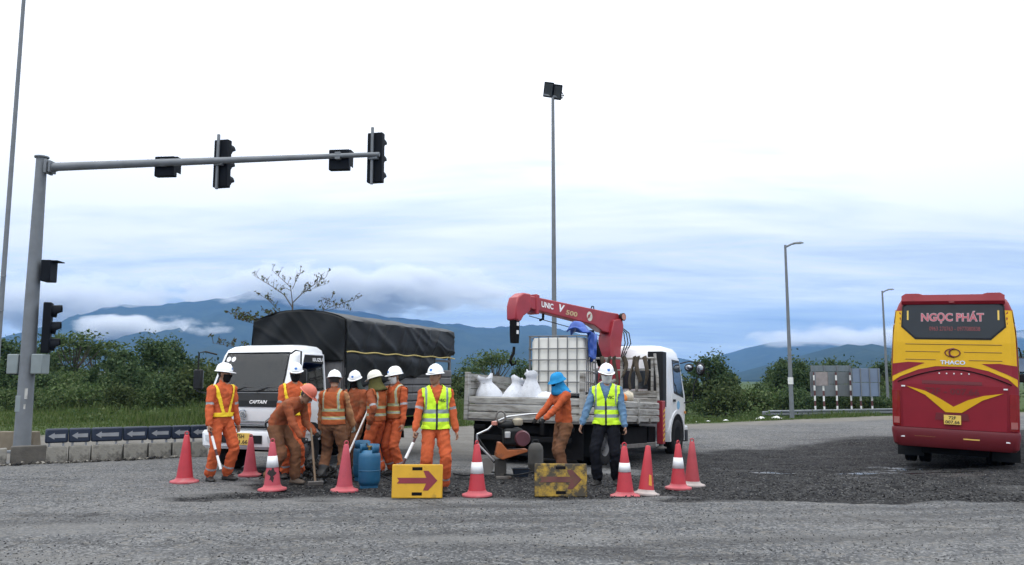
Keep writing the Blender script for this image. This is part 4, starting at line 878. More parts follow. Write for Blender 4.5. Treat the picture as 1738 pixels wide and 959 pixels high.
for z0, z1, w_, m_ in ((.835, .855, .60, V_chr), (.775, .795, .58, V_chr), (.725, .74, .56, V_chr)):
    part('grille_bar', [(-w_, z0 + .03), (-w_ * .72, z0), (w_ * .72, z0), (w_, z0 + .03), (w_, z1 + .03), (w_ * .72, z1), (-w_ * .72, z1), (-w_, z1 + .03)], LF(.016), m_, lo, .014)
for s_ in (-1, 1):
    hl_ = part('headlight', [(s_ * .76, .74), (s_ * .44, .74), (s_ * .42, .82), (s_ * .60, .93), (s_ * .765, 1.00)], lambda u, v, d=0: Vector((u, cab_ring(v, CZ)[1] - .014 + max(0, abs(u) - .66) ** 2 * 5, v)), V_blk, lo, .02)
    part('lens', [(s_ * .73, .765), (s_ * .48, .765), (s_ * .47, .82), (s_ * .73, .89)], lambda u, v, d=0: Vector((u, cab_ring(v, CZ)[1] - .030 + max(0, abs(u) - .66) ** 2 * 5, v)), V_lamp, hl_, .01)
    part('chrome_strip', [(s_ * .76, 1.025), (s_ * .58, .96), (s_ * .44, .865), (s_ * .44, .845), (s_ * .60, .94), (s_ * .765, 1.002)], lambda u, v, d=0: Vector((u, cab_ring(v, CZ)[1] - .022 + max(0, abs(u) - .66) ** 2 * 5, v)), V_chr, hl_, .012)
b = B(); b.loft([rring(w_, yf, -.28, .10, z, 5) for z, w_, yf in ((.40, .78, -.70), (.45, .81, -.745), (.65, .82, -.755), (.695, .80, -.73))]); bum = mk('bumper', b, V_white, lo, smooth=35)
part('air_intake', [(-.42, .50), (.42, .50), (.42, .63), (-.42, .63)], lambda u, v, d=0: Vector((u, -.76, v)), V_blk, bum, .012)
for s_ in (-1, 1): part('fog_lamp', [(s_ * .72, .52), (s_ * .54, .52), (s_ * .52, .62), (s_ * .70, .62)], lambda u, v, d=0: Vector((u, -.762 + max(0, abs(u) - .68) * .6, v)), V_lamp, bum, .01)
pl = mk('number_plate', B().box((.02, -.775, .57), (.36, .012, .19)), V_plate, lo, bevel=.004)
PF = lambda u, v, d: Vector((.02 + u, -.7815 - d, .57 + v))
lettering('lettering', '75H', .085, V_ink, pl, PF, 0, .042, .15, .002, .002); lettering('lettering', '221.66', .085, V_ink, pl, PF, 0, -.045, .29, .002, .002)
for xw in (-.28, .18): mk('wiper', B().tube([(xw, -.66, 1.33), (xw + .22, -.60, 1.40), (xw + .50, -.595, 1.385)], [.012, .009, .007], 6), V_blk, lo)
for s_ in (-1, 1):
    dr = part('door', [(-.42, .62), (.36, .62), (.42, .80), (.42, 1.335), (-.42, 1.345), (-.50, .95)], LS(s_, .006), V_white, lo, .012)
    mk('door_frame', B().tube([LS(s_, .012)(a_, c_) for a_, c_ in ((-.41, 1.34), (-.16, 1.95), (.42, 1.95), (.42, 1.33))], .022, 6), V_white, dr, smooth=60)
    part('window', [(-.38, 1.34), (.40, 1.33), (.40, 1.93), (-.14, 1.93)], LS(s_, .016), V_clear, dr, .004)
    part('wind_deflector', [(-.17, 1.82), (.40, 1.79), (.40, 1.93), (-.13, 1.93)], LS(s_, .022), V_blk, dr, .008)
    part('handle', [(.20, 1.16), (.34, 1.16), (.34, 1.205), (.20, 1.205)], LS(s_, .024), V_blk, dr, .02)
    for vz in (.98, .90): part('side_vent', [(.44, vz - .03), (.52, vz - .03), (.52, vz + .03), (.44, vz + .03)], LS(s_, .012), V_blk, lo, .01)
    b = B(); a_ = [R(t) for t in range(0, 181, 15)]
    b.prism([(.50 * math.cos(t), .36 + .46 * math.sin(t)) for t in a_] + [(-.42 * 1.0 * math.cos(math.pi - t) if False else .43 * math.cos(math.pi - t), .36 + .39 * math.sin(t)) for t in a_], lambda u, v, d: Vector((s_ * d, u, v)), .60, .835); mk('wheel_arch', b, V_blk, lo, smooth=30)
    m_ = B(); e0 = Vector((s_ * .74, -.50, 1.95)); m_.tube([e0, e0 + Vector((s_ * .16, -.10, .05)), e0 + Vector((s_ * .28, -.12, .03)), e0 + Vector((s_ * .29, -.12, -.62)), e0 + Vector((s_ * .06, -.08, -.66))], .014, 8)
    ar = mk('mirror_arm', m_, V_blk, lo, smooth=50)
    for dz, hh in ((-.42, .34), (-.12, .0)):
        if hh: mk('mirror', B().box(e0 + Vector((s_ * .29, -.10, dz)), (.17, .07, hh)), V_blk, ar, bevel=.025); mk('mirror_glass', B().box(e0 + Vector((s_ * .29, -.06, dz)), (.14, .012, hh - .05)), V_mir, ar, bevel=.004)
    wheel(lo, (s_ * .69, 0, .36), .36, .21, s_); wheel(lo, (s_ * .72, 2.75, .36), .36, .20, s_, True)
    mk('mudguard', B().prism([(2.75 + .47 * math.cos(R(t)), .36 + .45 * math.sin(R(t))) for t in range(0, 181, 15)] + [(2.75 + .44 * math.cos(R(t)), .36 + .42 * math.sin(R(t))) for t in range(180, -1, -15)], lambda u, v, d: Vector((s_ * d, u, v)), .48, .92), V_blk, lo, smooth=30)
    lettering('lettering', 'ISUZU', .08, V_wht, lo, (lambda s_: (lambda u, v, d: Vector((s_ * (cab_ring(v, CZ)[0] + .031 + d), s_ * u, v))))(s_), s_ * .22, 1.865, .30, .003, .002)
b = B()
for s_ in (-1, 1): b.box((s_ * .36, 2.3, .62), (.08, 4.9, .20))
for yy in (.2, 1.2, 2.1, 3.0, 4.2): b.box((0, yy, .60), (.70, .10, .14))
b.tube([(-.6, 2.75, .36), (.6, 2.75, .36)], .09, 10); b.tube([(-.6, 0, .36), (.6, 0, .36)], .06, 10); b.box((-.52, 1.3, .50), (.34, .8, .36)); b.box((.52, 1.35, .48), (.32, .6, .32)); b.box((0, -.05, .62), (1.2, 1.0, .3))
mk('chassis', b, V_under, lo, bevel=.01)
# cargo body
Y0, Y1, HW = .80, 5.45, .95
mk('cargo_floor', B().box((0, (Y0 + Y1) / 2, .86), (2 * HW, Y1 - Y0, .13)), V_under, lo, bevel=.008)
for s_ in (-1, 1):
    for k in range(5):
        z = .965 + .165 * k; b = B(); prof = [(0, -.078), (.022, -.055), (.022, .055), (0, .078), (-.012, .078), (-.012, -.078)]
        b.prism(prof, lambda u, v, d, z=z, s_=s_: Vector((s_ * (HW + u), d, z + .04 + v)), Y0 + .03, Y1 - .03); mk('side_board', b, V_grey, lo, smooth=20)
    for yy in np.linspace(Y0 + .04, Y1 - .04, 6): mk('post', B().box((s_ * (HW - .03), yy, 1.72), (.05, .07, 1.72)), V_grey, lo, bevel=.006)
    for z in (1.95, 2.2): mk('stake_rail', B().box((s_ * (HW - .02), (Y0 + Y1) / 2, z), (.03, Y1 - Y0 - .1, .05)), V_grey, lo)
mk('front_board', B().box((0, Y0, 1.55), (2 * HW - .06, .05, 1.25)), V_grey, lo, bevel=.006); mk('tailgate', B().box((0, Y1, 1.30), (2 * HW - .02, .05, .80)), V_grey, lo, bevel=.006)
def bowz(u): return 2.62 + .19 * (1 - abs(2 * u - 1) ** 2.2)
def fold(a, b_, sd): return (noise.noise(Vector((a, b_, sd))) - 0.0)
def tarp(u, v):
    """u along the body, v over the bows from the near hem to the far hem"""
    y = Y0 - .03 + (Y1 - Y0 + .08) * u; hem = 1.36 + .40 * u + (.30 * float(smooth(.72, .80, u))) + .03 * math.sin(u * 40)
    sag = .012 * math.sin(u * math.pi * 5) ** 2 + .02 * (1 - u)
    if v < .36:
        w_ = v / .36; z = hem + (2.63 - sag - hem) * w_; x = HW + .035 + .03 * math.sin(w_ * 3.1)
        wr = .018 * fold(u * 5 + w_ * 2.4, w_ * 1.0, 3) + .020 * max(0, 1 - 7 * abs(fold(u * 6.5 + w_ * 2.6, w_ * .7, 8))) + .016 * max(0, 1 - 9 * abs(fold(u * 9 - w_ * 1.6 + 4, w_ * .8, 13))) + .045 * (1 - w_) * fold(u * 9, w_ * .6, 5); x += wr
        if abs(z - 2.02) < .12: x -= .022 * (1 - abs(z - 2.02) / .12)
        return Vector((x, y + .02 * fold(u * 5, w_ * 4, 2), z))
    if v > .64:
        w_ = (1 - v) / .36; z = hem + (2.63 - sag - hem) * w_; return Vector((-HW - .035 - .03 * math.sin(w_ * 3.1) - .03 * fold(u * 12, w_ * 2, 6), y, z))
    t = (v - .36) / .28; return Vector(((HW + .035) * (1 - 2 * t), y, 2.63 - sag + .19 * (1 - abs(2 * t - 1) ** 2.2) * (1 - .25 * u) + .018 * fold(u * 10, t * 5, 4)))
b = B(); b.grid(120, 70, tarp)
def tarpf(u, v):
    x = (HW + .035) * (1 - 2 * u); top = 2.63 + .19 * (1 - abs(2 * u - 1) ** 2.2) - .03; z = 1.85 + (top - 1.85) * v
    return Vector((x, Y0 - .032 - .05 * (1 - v) - .05 * fold(u * 4 + v * 1.2, v * 1.2, 9) - .025 * max(0, 1 - 8 * abs(fold(u * 4.5 - v * 2, v * .8, 12))) * (1 - v * .4), z))
b.grid(50, 26, tarpf); mk('tarpaulin', b, V_tarp, lo, smooth=60, solid=.006, fix=False)
b = B(); b.tube([(HW + .075, Y0 - .02 + (Y1 - Y0 + .04) * k / 40, 2.02 + .012 * math.sin(k * .9)) for k in range(41)], .014, 6); mk('tie_rope', b, V_rope, lo)
# ================================================================= crane lorry seen from behind; nose at +Y, origin under the tail
V_bed = mat('weathered_white_board', (0.34, 0.335, 0.315), 0.6, 0, 0.14, 5, 0.52, (0.105, 0.09, 0.072), 1.7, 0.1, 30, streak='h')
V_red = mat('crane_red', (0.32, 0.026, 0.038), 0.42, 0, 0.15, 3, 0.15, (0.14, 0.04, 0.035), 4, coat=0.15)
V_strap = mat('brown_strap', (0.075, 0.060, 0.042), 0.95, 0, 0.3, 10, bump=0.4)
V_rust = mat('dirty_steel', (0.16, 0.15, 0.14), 0.7, 0.3, 0.2, 8, 0.4, (0.10, 0.06, 0.035))
tx, ty_ = .17, 15.90
co_ = thing('crane_lorry', 'white dropside lorry with folded red loader crane behind its cab', 'lorry', (tx, ty_, -.12), (R(-2.4), R(.5), R(-28)))
BW, BL, BZ = 1.26, 4.45, .86
def plank(name, p0, p1, z0, z1, nrm, parent, m=V_bed, tk=.03):
    """one corrugated drop-side plank between two plan points"""
    p0, p1 = Vector((*p0, 0)), Vector((*p1, 0)); nr = Vector((*nrm, 0)); h = z1 - z0; b = B(); zm = (z0 + z1) / 2
    prof = [(.0, -.5), (.018, -.40), (.018, .34), (.0, .46), (.0, .5), (-tk, .5), (-tk, -.5)]
    b.loft([[p + nr * a + Vector((0, 0, zm + c * h * .97)) for a, c in prof] for p in (p0, p1)]); return mk(name, b, m, parent, smooth=20)
mk('bed_floor', B().box((0, BL / 2, BZ + .02), (2 * BW - .06, BL, .10)), V_rust, co_, bevel=.006)
tg = thing('tailgate', None, None); tg.parent = co_
for k in range(3): plank('board', (-BW + .07, 0), (BW - .07, 0), BZ + .004 + .15 * k, BZ + .148 + .15 * k, (0, -1), tg)
for s_ in (-1, 1): mk('corner_post', B().box((s_ * (BW - .02), .0, 1.31), (.09, .10, .94)), V_bed, co_, bevel=.01)
for k in range(6): plank('side_board', (-BW, .06), (-BW, BL - .02), BZ + .004 + .15 * k, BZ + .148 + .15 * k, (-1, 0), co_)
for k in range(3): plank('side_board', (BW, .06), (BW, BL - .02), BZ + .004 + .15 * k, BZ + .148 + .15 * k, (1, 0), co_)
for yy in (1.5, 3.0): mk('post', B().box((BW + .01, yy, BZ + .24), (.06, .08, .5)), V_bed, co_, bevel=.008); mk('post', B().box((-BW - .01, yy, BZ + .45), (.06, .08, .9)), V_bed, co_, bevel=.008)
for yy in (.6, 1.3, 2.1, 2.9, 3.7): mk('latch', B().box((BW + .035, yy, BZ + .03), (.03, .05, .12)), V_rust, co_, bevel=.004)
# headboard
hb = thing('headboard', None, None); hb.parent = co_
for k in range(4): plank('panel', (-BW + .05, BL), (BW - .05, BL), BZ + .05 + .17 * k, BZ + .215 + .17 * k, (0, -1), hb)
for z in (2.34, 2.06): mk('rail', B().tube([(-BW + .05, BL, z), (BW - .12, BL, z)], .028 if z > 2.2 else .018, 8), V_bed, hb)
for xx in np.linspace(-BW + .08, BW - .16, 7): mk('upright', B().box((xx, BL, 1.94), (.06, .05, .82)), V_bed, hb, bevel=.006)
mk('brace', B().tube([(BW - .10, BL, 2.45), (BW - .02, BL - .05, 1.9), (BW, BL - .05, 1.36)], .035, 6), V_bed, hb)
for i, (xx, ln, wd) in enumerate(((-.15, .55, .10), (.02, .62, .08), (.22, .70, .09), (.42, .50, .11), (.62, .78, .08), (.78, .60, .12), (.95, .66, .10))):
    b = B(); rg = []
    for j in range(12):
        u = j / 11; z = 2.38 - abs(ln) * u; o_ = .035 + .03 * math.sin(u * 5 + i); dx = .05 * math.sin(u * 4 + i * 2)
        rg.append([Vector((xx + dx + wd * .5 * (1 - .3 * u) * math.cos(t) * (1 + .2 * math.sin(3 * t)), BL - o_ - .03 + .035 * math.sin(t), z + .02 * math.cos(t))) for t in np.linspace(0, 2 * math.pi, 10, endpoint=False)])
    b.loft(rg); st_ = mk('hanging_strap', b, V_strap, smooth=60); st_.parent = co_; 
# cab
HZ = [(.62, 1.08, 5.45, 7.05), (.75, 1.12, 5.38, 7.12), (1.25, 1.14, 5.36, 7.15), (1.55, 1.14, 5.36, 7.10), (2.36, 1.08, 5.40, 6.87), (2.60, 1.04, 5.46, 6.74), (2.70, .97, 5.55, 6.62), (2.74, .82, 5.70, 6.47)]
b = B(); b.loft([rring(w_, yf, yb, .16 if z < 2.3 else .22, z, 6) for z, w_, yf, yb in HZ]); mk('cab', b, V_white, co_, smooth=35)
def hr(z): zs = [a[0] for a in HZ]; return [float(np.interp(z, zs, [a[i] for a in HZ])) for i in (1, 2, 3)]
HS = lambda s_, e: (lambda u, v, d=0: Vector((s_ * (hr(v)[0] + e + d), u, v)))
part('windscreen', [(-.92, 1.55), (.92, 1.55), (.86, 2.38), (-.86, 2.38)], lambda u, v, d=0: Vector((u, hr(v)[2] + .008, v)), V_glass, co_)
part('rear_window', [(-.75, 1.65), (.75, 1.65), (.70, 2.15), (-.70, 2.15)], lambda u, v, d=0: Vector((u, hr(v)[1] - .008, v)), V_glass, co_)
for s_ in (-1, 1):
    dr = part('door', [(5.78, .95), (6.10, 1.05), (6.75, 1.05), (6.88, 1.50), (6.62, 2.46), (5.82, 2.46)], HS(s_, .006), V_white, co_, .014)
    part('window', [(6.02, 1.62), (6.74, 1.52), (6.58, 2.36), (6.05, 2.36)], HS(s_, .017), V_glass, dr, .006)
    part('window_seal', [(5.97, 1.57), (6.80, 1.47), (6.62, 2.41), (6.00, 2.41)], HS(s_, .012), V_blk, dr, .006)
    part('handle', [(5.90, 1.36), (6.06, 1.36), (6.06, 1.42), (5.90, 1.42)], HS(s_, .03), V_blk, dr, .025)
    part('logo', [(6.35 + .13 * math.cos(t), 1.28 + .11 * math.sin(t)) for t in np.linspace(0, 6.0, 16)], HS(s_, .016), mat('pale_blue_print', (0.20, 0.42, 0.62), 0.5), dr, .003, .05)
    part('side_marker', [(6.90, 1.08), (7.00, 1.08), (7.00, 1.14), (6.90, 1.14)], HS(s_, .02), V_orl, co_, .02)
    b = B(); th = [R(t) for t in range(-10, 191, 10)]
    b.prism([(6.28 + .66 * math.cos(t), .50 + .66 * math.sin(t)) for t in th] + [(6.28 + .57 * math.cos(t), .50 + .57 * math.sin(t)) for t in th[::-1]], lambda u, v, d: Vector((s_ * d, u, v)), .72, 1.165); mk('wheel_arch', b, V_white, co_, smooth=30)
    b = B(); b.prism([(6.28 + .565 * math.cos(t), .50 + .565 * math.sin(t)) for t in th], lambda u, v, d: Vector((s_ * d, u, v)), .70, 1.148); mk('arch_lining', b, V_under, co_, smooth=30)
    wheel(co_, (s_ * 1.04, 6.28, .47), .47, .26, s_); wheel(co_, (s_ * 1.02, 1.45, .47), .47, .25, s_, True)
    mk('bumper_end', B().box((s_ * .86, 7.12, .60), (.56, .22, .34)), V_white, co_, bevel=.03); mk('step', B().box((s_ * 1.10, 6.98, .52), (.16, .26, .30)), V_blk, co_, bevel=.02)
    b = B(); e0 = Vector((s_ * 1.06, 6.82, 2.36)); b.tube([e0, e0 + Vector((s_ * .20, .12, .06)), e0 + Vector((s_ * .46, .16, .04)), e0 + Vector((s_ * .46, .16, -.30)), e0 + Vector((s_ * .33, .14, -.52)), e0 + Vector((s_ * .30, .12, -.95)), e0 + Vector((s_ * .06, .06, -1.02))], .016, 8)
    ar = mk('mirror_arm', b, V_blk, co_, smooth=50)
    for dx, dz, hw in ((.20, -.10, .20), (.50, -.14, .20)):
        c = e0 + Vector((s_ * dx, .13, dz)); mk('mirror', B().ball(c, (hw * .62, .05, .17 if dx > .3 else .11), 14), V_blk, ar); mk('mirror_glass', B().ball(c - Vector((0, .035, 0)), (hw * .44, .03, .12 if dx > .3 else .07), 14), V_mir, ar)
b = B(); b.loft([rring(.19, 4.98, 5.36, .06, z, 4) for z in (1.22, 1.26, 2.46, 2.54)]); sn = mk('intake_stack', b, V_blk, co_, smooth=35, loc=(.98, 0, 0))
mk('intake_grille', B().box((1.155, 5.18, 2.05), (.012, .24, .5)), V_under, sn, loc=(-.98, 0, 0))
b = B()
for s_ in (-1, 1): b.box((s_ * .42, 3.5, .72), (.09, 7.0, .24))
for yy in (.2, 1.45, 2.6, 3.6, 4.6, 5.6, 6.6): b.box((0, yy, .70), (.8, .12, .16))
b.tube([(-.9, 1.45, .47), (.9, 1.45, .47)], .11, 10); b.tube([(-.9, 6.28, .47), (.9, 6.28, .47)], .08, 10)
mk('chassis', b, V_under, co_, bevel=.01)
mk('tool_box', B().box((.80, 3.35, .55), (.60, 1.5, .40)), V_under, co_, bevel=.02); mk('fuel_tank', B().box((-.80, 3.3, .56), (.60, 1.3, .48)), V_under, co_, bevel=.06)
mk('side_guard', B().box((1.16, 3.35, .36), (.03, 2.3, .09)), V_rust, co_, bevel=.008); mk('battery_box', B().box((.90, 4.55, .58), (.34, .5, .36)), V_under, co_, bevel=.02)
for s_ in (-1, 1):
    mk('mud_flap', B().box((s_ * .93, .85, .56), (.70, .02, .72)), V_blk, co_); mk('tail_lamp', B().box((s_ * .95, .03, .72), (.26, .05, .09)), V_under, co_, bevel=.01)
mk('spare_carrier', B().box((0, .55, .62), (1.3, .55, .34)), V_under, co_, bevel=.03)
for s_ in (-1, 1): mk('mud_flap', B().box((s_ * .72, .22, .50), (.92, .02, .66)), V_under, co_)  # extra dark sheets, added to blacken the bright gap under the bed
mk('underrun_bar', B().box((0, .06, .52), (2.0, .08, .10)), V_under, co_, bevel=.012)
# red loader crane
cr = thing('loader_crane', None, None); cr.parent = co_
mk('base', B().box((0, 4.92, .98), (1.5, .46, .30)).box((0, 4.92, 1.22), (.72, .5, .26)), V_red, cr, bevel=.025)
for s_ in (-1, 1):
    lg = mk('stabilizer_leg', B().box((s_ * 1.20, 4.80, .86), (.15, .19, 1.0)), V_red, cr, bevel=.015); mk('stabilizer_arm', B().box((s_ * .92, 4.80, 1.02), (.5, .16, .16)), V_red, cr, bevel=.01)
    mk('foot', B().lathe([(.13, .26), (.13, .29), (.05, .31), (.05, .38)], 16, 0, (s_ * 1.20, 4.80, 0)), V_rust, lg)
    for k in range(7): mk('hazard_stripe', B().prism([(-.07, 0), (.07, .06), (.07, .10), (-.07, .04)], lambda u, v, d, k=k: Vector((s_ * (1.20 + .076 + d), 4.80 + u, .42 + .11 * k + v)), 0, .003), mat('hazard_yellow', (.7, .45, .03), .5), lg, smooth=0)
mk('turntable', B().lathe([(.30, 1.34), (.32, 1.38), (.32, 1.46), (.24, 1.50)], 24, 0, (0, 4.92, 0)), V_red, cr, smooth=40)
ccol = Vector((-.17, 4.92, 0))
W2L = lambda v: v
# boom swung over the bed
dloc = Vector((-.29, -.957, 0)).normalized(); sd = Vector((0, 0, 1)).cross(dloc) ; sd = Vector((-dloc.y, dloc.x, 0))
if sd.x < 0: sd = -sd
def CB(f, s, z): return ccol + dloc * f + sd * s + Vector((0, 0, z))
def cprism(name, poly, s0, s1, m, parent, bevel=.012): return mk(name, B().prism(poly, lambda u, v, d: CB(u, d, v), s0, s1), m, parent, smooth=25, bevel=bevel)
cprism('column', [(-.20, 1.46), (.20, 1.46), (.17, 2.5), (.19, 2.86), (.04, 3.30), (-.28, 3.38), (-.34, 3.20), (-.24, 2.6)], -.19, .19, V_red, cr)
cprism('lift_cylinder', [(.22, 2.20), (.34, 2.15), (.78, 2.94), (.68, 3.02)], -.07, .07, V_under, cr)
bo = cprism('boom', [(-.38, 3.22), (-.36, 3.40), (-.20, 3.50), (.2, 3.50), (2.95, 3.58), (3.02, 3.55), (3.02, 3.32), (2.9, 3.29), (.75, 3.13), (.40, 3.00), (.16, 2.98), (-.05, 3.1)], -.125, .125, V_red, cr, .02)
cprism('boom_collar', [(2.70, 3.62), (2.80, 3.64), (2.80, 3.20), (2.70, 3.19)], -.145, .145, V_red, cr, .01)
tip = cprism('boom_tip', [(2.98, 3.62), (3.22, 3.62), (3.40, 3.50), (3.46, 3.30), (3.44, 3.00), (3.28, 2.98), (3.20, 3.10), (2.98, 3.24)], -.15, .15, V_red, cr, .03)
cprism('sheave_block', [(3.26, 3.02), (3.42, 3.02), (3.40, 2.66), (3.38, 2.50), (3.26, 2.50), (3.25, 2.68)], -.08, .08, V_under, cr, .01)
for z in (2.88, 2.70): cprism('sheave_pin', [(3.29, z), (3.35, z), (3.35, z + .08), (3.29, z + .08)], .082, .092, V_wht, cr, 0)
b = B(); b.tube([CB(3.33, 0, 2.42), CB(3.34, 0, 2.28), CB(3.40, 0, 2.20), CB(3.44, 0, 2.10), CB(3.38, 0, 2.02), CB(3.28, 0, 2.05), CB(3.27, 0, 2.12)], [.03, .035, .035, .03, .028, .022, .012], 8); mk('hook', b, V_under, cr)
mk('winch_rope', B().tube([CB(.35, .02, 2.9), CB(2.9, .02, 3.14)], .009, 6), V_under, cr)
mk('stop_bracket', B().tube([CB(2.42, 0, 3.24), CB(2.42, 0, 3.12), CB(2.52, 0, 3.08)], .03, 6), V_under, cr); mk('lifting_eye', B().tube([CB(.72, 0, 3.50), CB(.68, 0, 3.60), CB(.62, 0, 3.60), CB(.60, 0, 3.50)], .014, 6), V_under, cr)
lm_ = mk('work_lamp', B().tube([CB(-.30, .13, 3.42), CB(-.30, .22, 3.42)], [.09, .10], 16), V_blk, cr); mk('lens', B().tube([CB(-.30, .221, 3.42), CB(-.30, .23, 3.42)], .08, 16), mat('work_lamp_lens', (.5, .22, .16), .2), lm_)
for k in range(3): mk('hydraulic_hose', B().tube([CB(-.38, .05 * k - .05, 3.2), CB(-.60 - .04 * k, .05 * k, 3.05), CB(-.66 - .05 * k, .05 * k, 2.80), CB(-.50, .05 * k, 2.45), CB(-.40, .05 * k, 1.7)], .014, 6), V_blk, cr, smooth=60)
slope = (3.62 - 3.44) / 2.75
BF = lambda u, v, d: CB(u, .126 + d, v)
mid_z = lambda f: 3.29 + (f - .4) * .055
def BL_(f0): return lambda u, v, d: CB(f0 - u, .127 + d, mid_z(f0 - u) + v)
lettering('lettering', 'UNIC', .17, V_wht, bo, BL_(2.42), 0, .02, .40, .003, .006)
lettering('lettering', 'V', .23, V_wht, bo, BL_(1.92), 0, .03, .20, .003, .010, .3); lettering('lettering', '500', .15, mat('gold_print', (.55, .42, .22), .4), bo, BL_(1.58), 0, -.03, .42, .003, .004, .15)
em = mk('logo_disc', B().patch([(.105 * math.cos(t), .115 * math.sin(t)) for t in np.linspace(0, 6.0, 20)], lambda u, v: BL_(.92)(u, v, .003), .08), mat('pale_disc', (.62, .60, .52), .5), bo, smooth=0)
for k in range(3): mk('logo_stripe', B().tube([BL_(.92)(-.07 + .035 * k + .02 * j * j * .06, -.07 + .02 * j + .02 * k, .005) for j in range(6)], .009, 5), V_red, em)
# ---------------------------------------------------------------- cargo on the bed (things of their own)
bpy.context.view_layer.update(); MW = co_.matrix_world.copy(); RZ = co_.rotation_euler
def onbed(x, y, z): return MW @ Vector((x, y, z))
M_sack = mat('white_woven_sack', (0.58, 0.60, 0.64), 0.75, 0, 0.08, 8, 0.2, (0.30, 0.31, 0.33), 7, 0.5, 25)
M_sacky = mat('yellow_sack_print', (0.66, 0.60, 0.16), 0.7)
FLZ = BZ + .07
def sack(label, x, y, h, r, tilt, seed, neck=True, group='white sacks on the lorry bed'):
    o = thing('sack', label, 'sack', onbed(x - .36, y, FLZ), (R(tilt[0]), R(tilt[1]), RZ.z + seed), group); h *= 1.32; r *= 1.12; b = B(); rg = []
    prof = [(0, .80), (.04, .98), (.12, 1.05), (.24, 1.08), (.36, 1.05), (.46, 1.0), (.56, .92), (.64, .80), (.72, .66), (.80, .50), (.86, .42), (.92, .48), (1.0, .58)] if neck else [(0, .8), (.05, .98), (.25, 1.1), (.5, 1.05), (.75, .85), (.92, .5), (1.0, .15)]
    for z, q in prof:
        rg.append([Vector((r * q * math.cos(t) * (1 + .12 * noise.noise(Vector((math.cos(t) * 2.4, math.sin(t) * 2.4, z * 3 + seed * 7))) + .07 * noise.noise(Vector((math.cos(t) * 6, math.sin(t) * 6, z * 9 + seed)))), r * .78 * q * math.sin(t) * (1 + .14 * noise.noise(Vector((math.cos(t) * 2.2 + 5, math.sin(t) * 2.2, z * 4 + seed * 3)))), h * z + (.05 * math.sin(2 * t + seed) * h if z > .95 and neck else 0) + .02 * noise.noise(Vector((t, z * 5, seed))))) for t in np.linspace(0, 2 * math.pi, 36, endpoint=False)])
    b.loft(rg); mk('bag', b, M_sack, o, smooth=170)
    if neck:
        for q in (-1, 1): mk('ear', B().tube([(q * r * .30, 0, h * .92), (q * r * .38, .02, h * 1.0), (q * r * .46, .03, h * 1.07)], [.05, .035, .008], 7), M_sack, o)
    mk('tie', B().tube([(r * .36 * math.cos(t), r * .3 * math.sin(t), h * .84) for t in np.linspace(0, 6.28, 14)], .012, 5), M_zip, o) if neck else None
    return o
sack('white sack slumped against the tall side board', -.52, .42, .60, .26, (0, -12), .3)
sack('white sack with yellow print leaning between two sacks', -.12, .45, .58, .27, (4, 14), 1.4)
mk('print_patch', B().patch([(-.12, .30), (.05, .28), (.08, .42), (-.10, .46)], lambda u, v: Vector((u, -.27 * .80, v)), .06), M_sacky, bpy.data.objects['sack.001'], solid=.004)
sack('tallest white sack with knotted mouth standing upright', .28, .50, .66, .25, (0, -3), 2.6)
sack('short crumpled white sack lying next to the blue hatted worker', .68, .45, .38, .27, (0, 8), 4.0, False)
# intermediate bulk container
ib = thing('caged_tank', 'white plastic liquid tank in a steel cage on the lorry bed', 'tank', onbed(-.22, 2.35, FLZ + .28), (RZ.x, 0, RZ.z + R(12))); ib.scale = (1.08, 1.08, 1.08)
M_ibc = mat('translucent_plastic', (0.68, 0.67, 0.62), 0.45, 0, 0.06, 2, 0.15, (0.5, 0.48, 0.42), 1.5); M_gal = mat('galvanised_tube', (0.16, 0.165, 0.17), 0.5, 0.4, 0.15)
b = B(); b.loft([rring(.56 * q, -.46 * q, .46 * q, .10, z, 5) for z, q in ((.16, .94), (.19, 1), (.62, 1.0), (.66, .985), (1.22, .985), (1.30, .93), (1.31, .8))]); mk('bottle', b, M_ibc, ib, smooth=40)
mk('lid', B().lathe([(.09, 1.30), (.09, 1.35), (.07, 1.36)], 18), V_blk, ib)
b = B()
for xx in (-.45, 0, .45): b.box((xx, 0, .07), (.14, .98, .14))
b.box((0, 0, .145), (1.18, .98, .02)); mk('pallet', b, V_under, ib, bevel=.006)
for xx in (-.45, 0, .45): mk('timber_bearer', B().box((xx, 0, -.13), (.16, .98, .255)), V_strap, ib, bevel=.01)
for k, z in enumerate((.20, .42, .64, .86, 1.08, 1.33)): mk('cage_hoop', B().tube([*rring(.60, -.50, .50, .05, z, 3), rring(.60, -.50, .50, .05, z, 3)[0]], .013, 6), M_gal, ib, smooth=60)
for xx in np.linspace(-.58, .58, 7):
    for yy in (-.50, .50): mk('cage_bar', B().tube([(xx, yy + (.012 if yy < 0 else -.012), .15), (xx, yy + (.012 if yy < 0 else -.012), 1.34)], .011, 6), M_gal, ib)
for yy in np.linspace(-.36, .36, 4):
    for xx in (-.60, .60): mk('cage_bar', B().tube([(xx * .985, yy, .15), (xx * .985, yy, 1.34)], .011, 6), M_gal, ib)
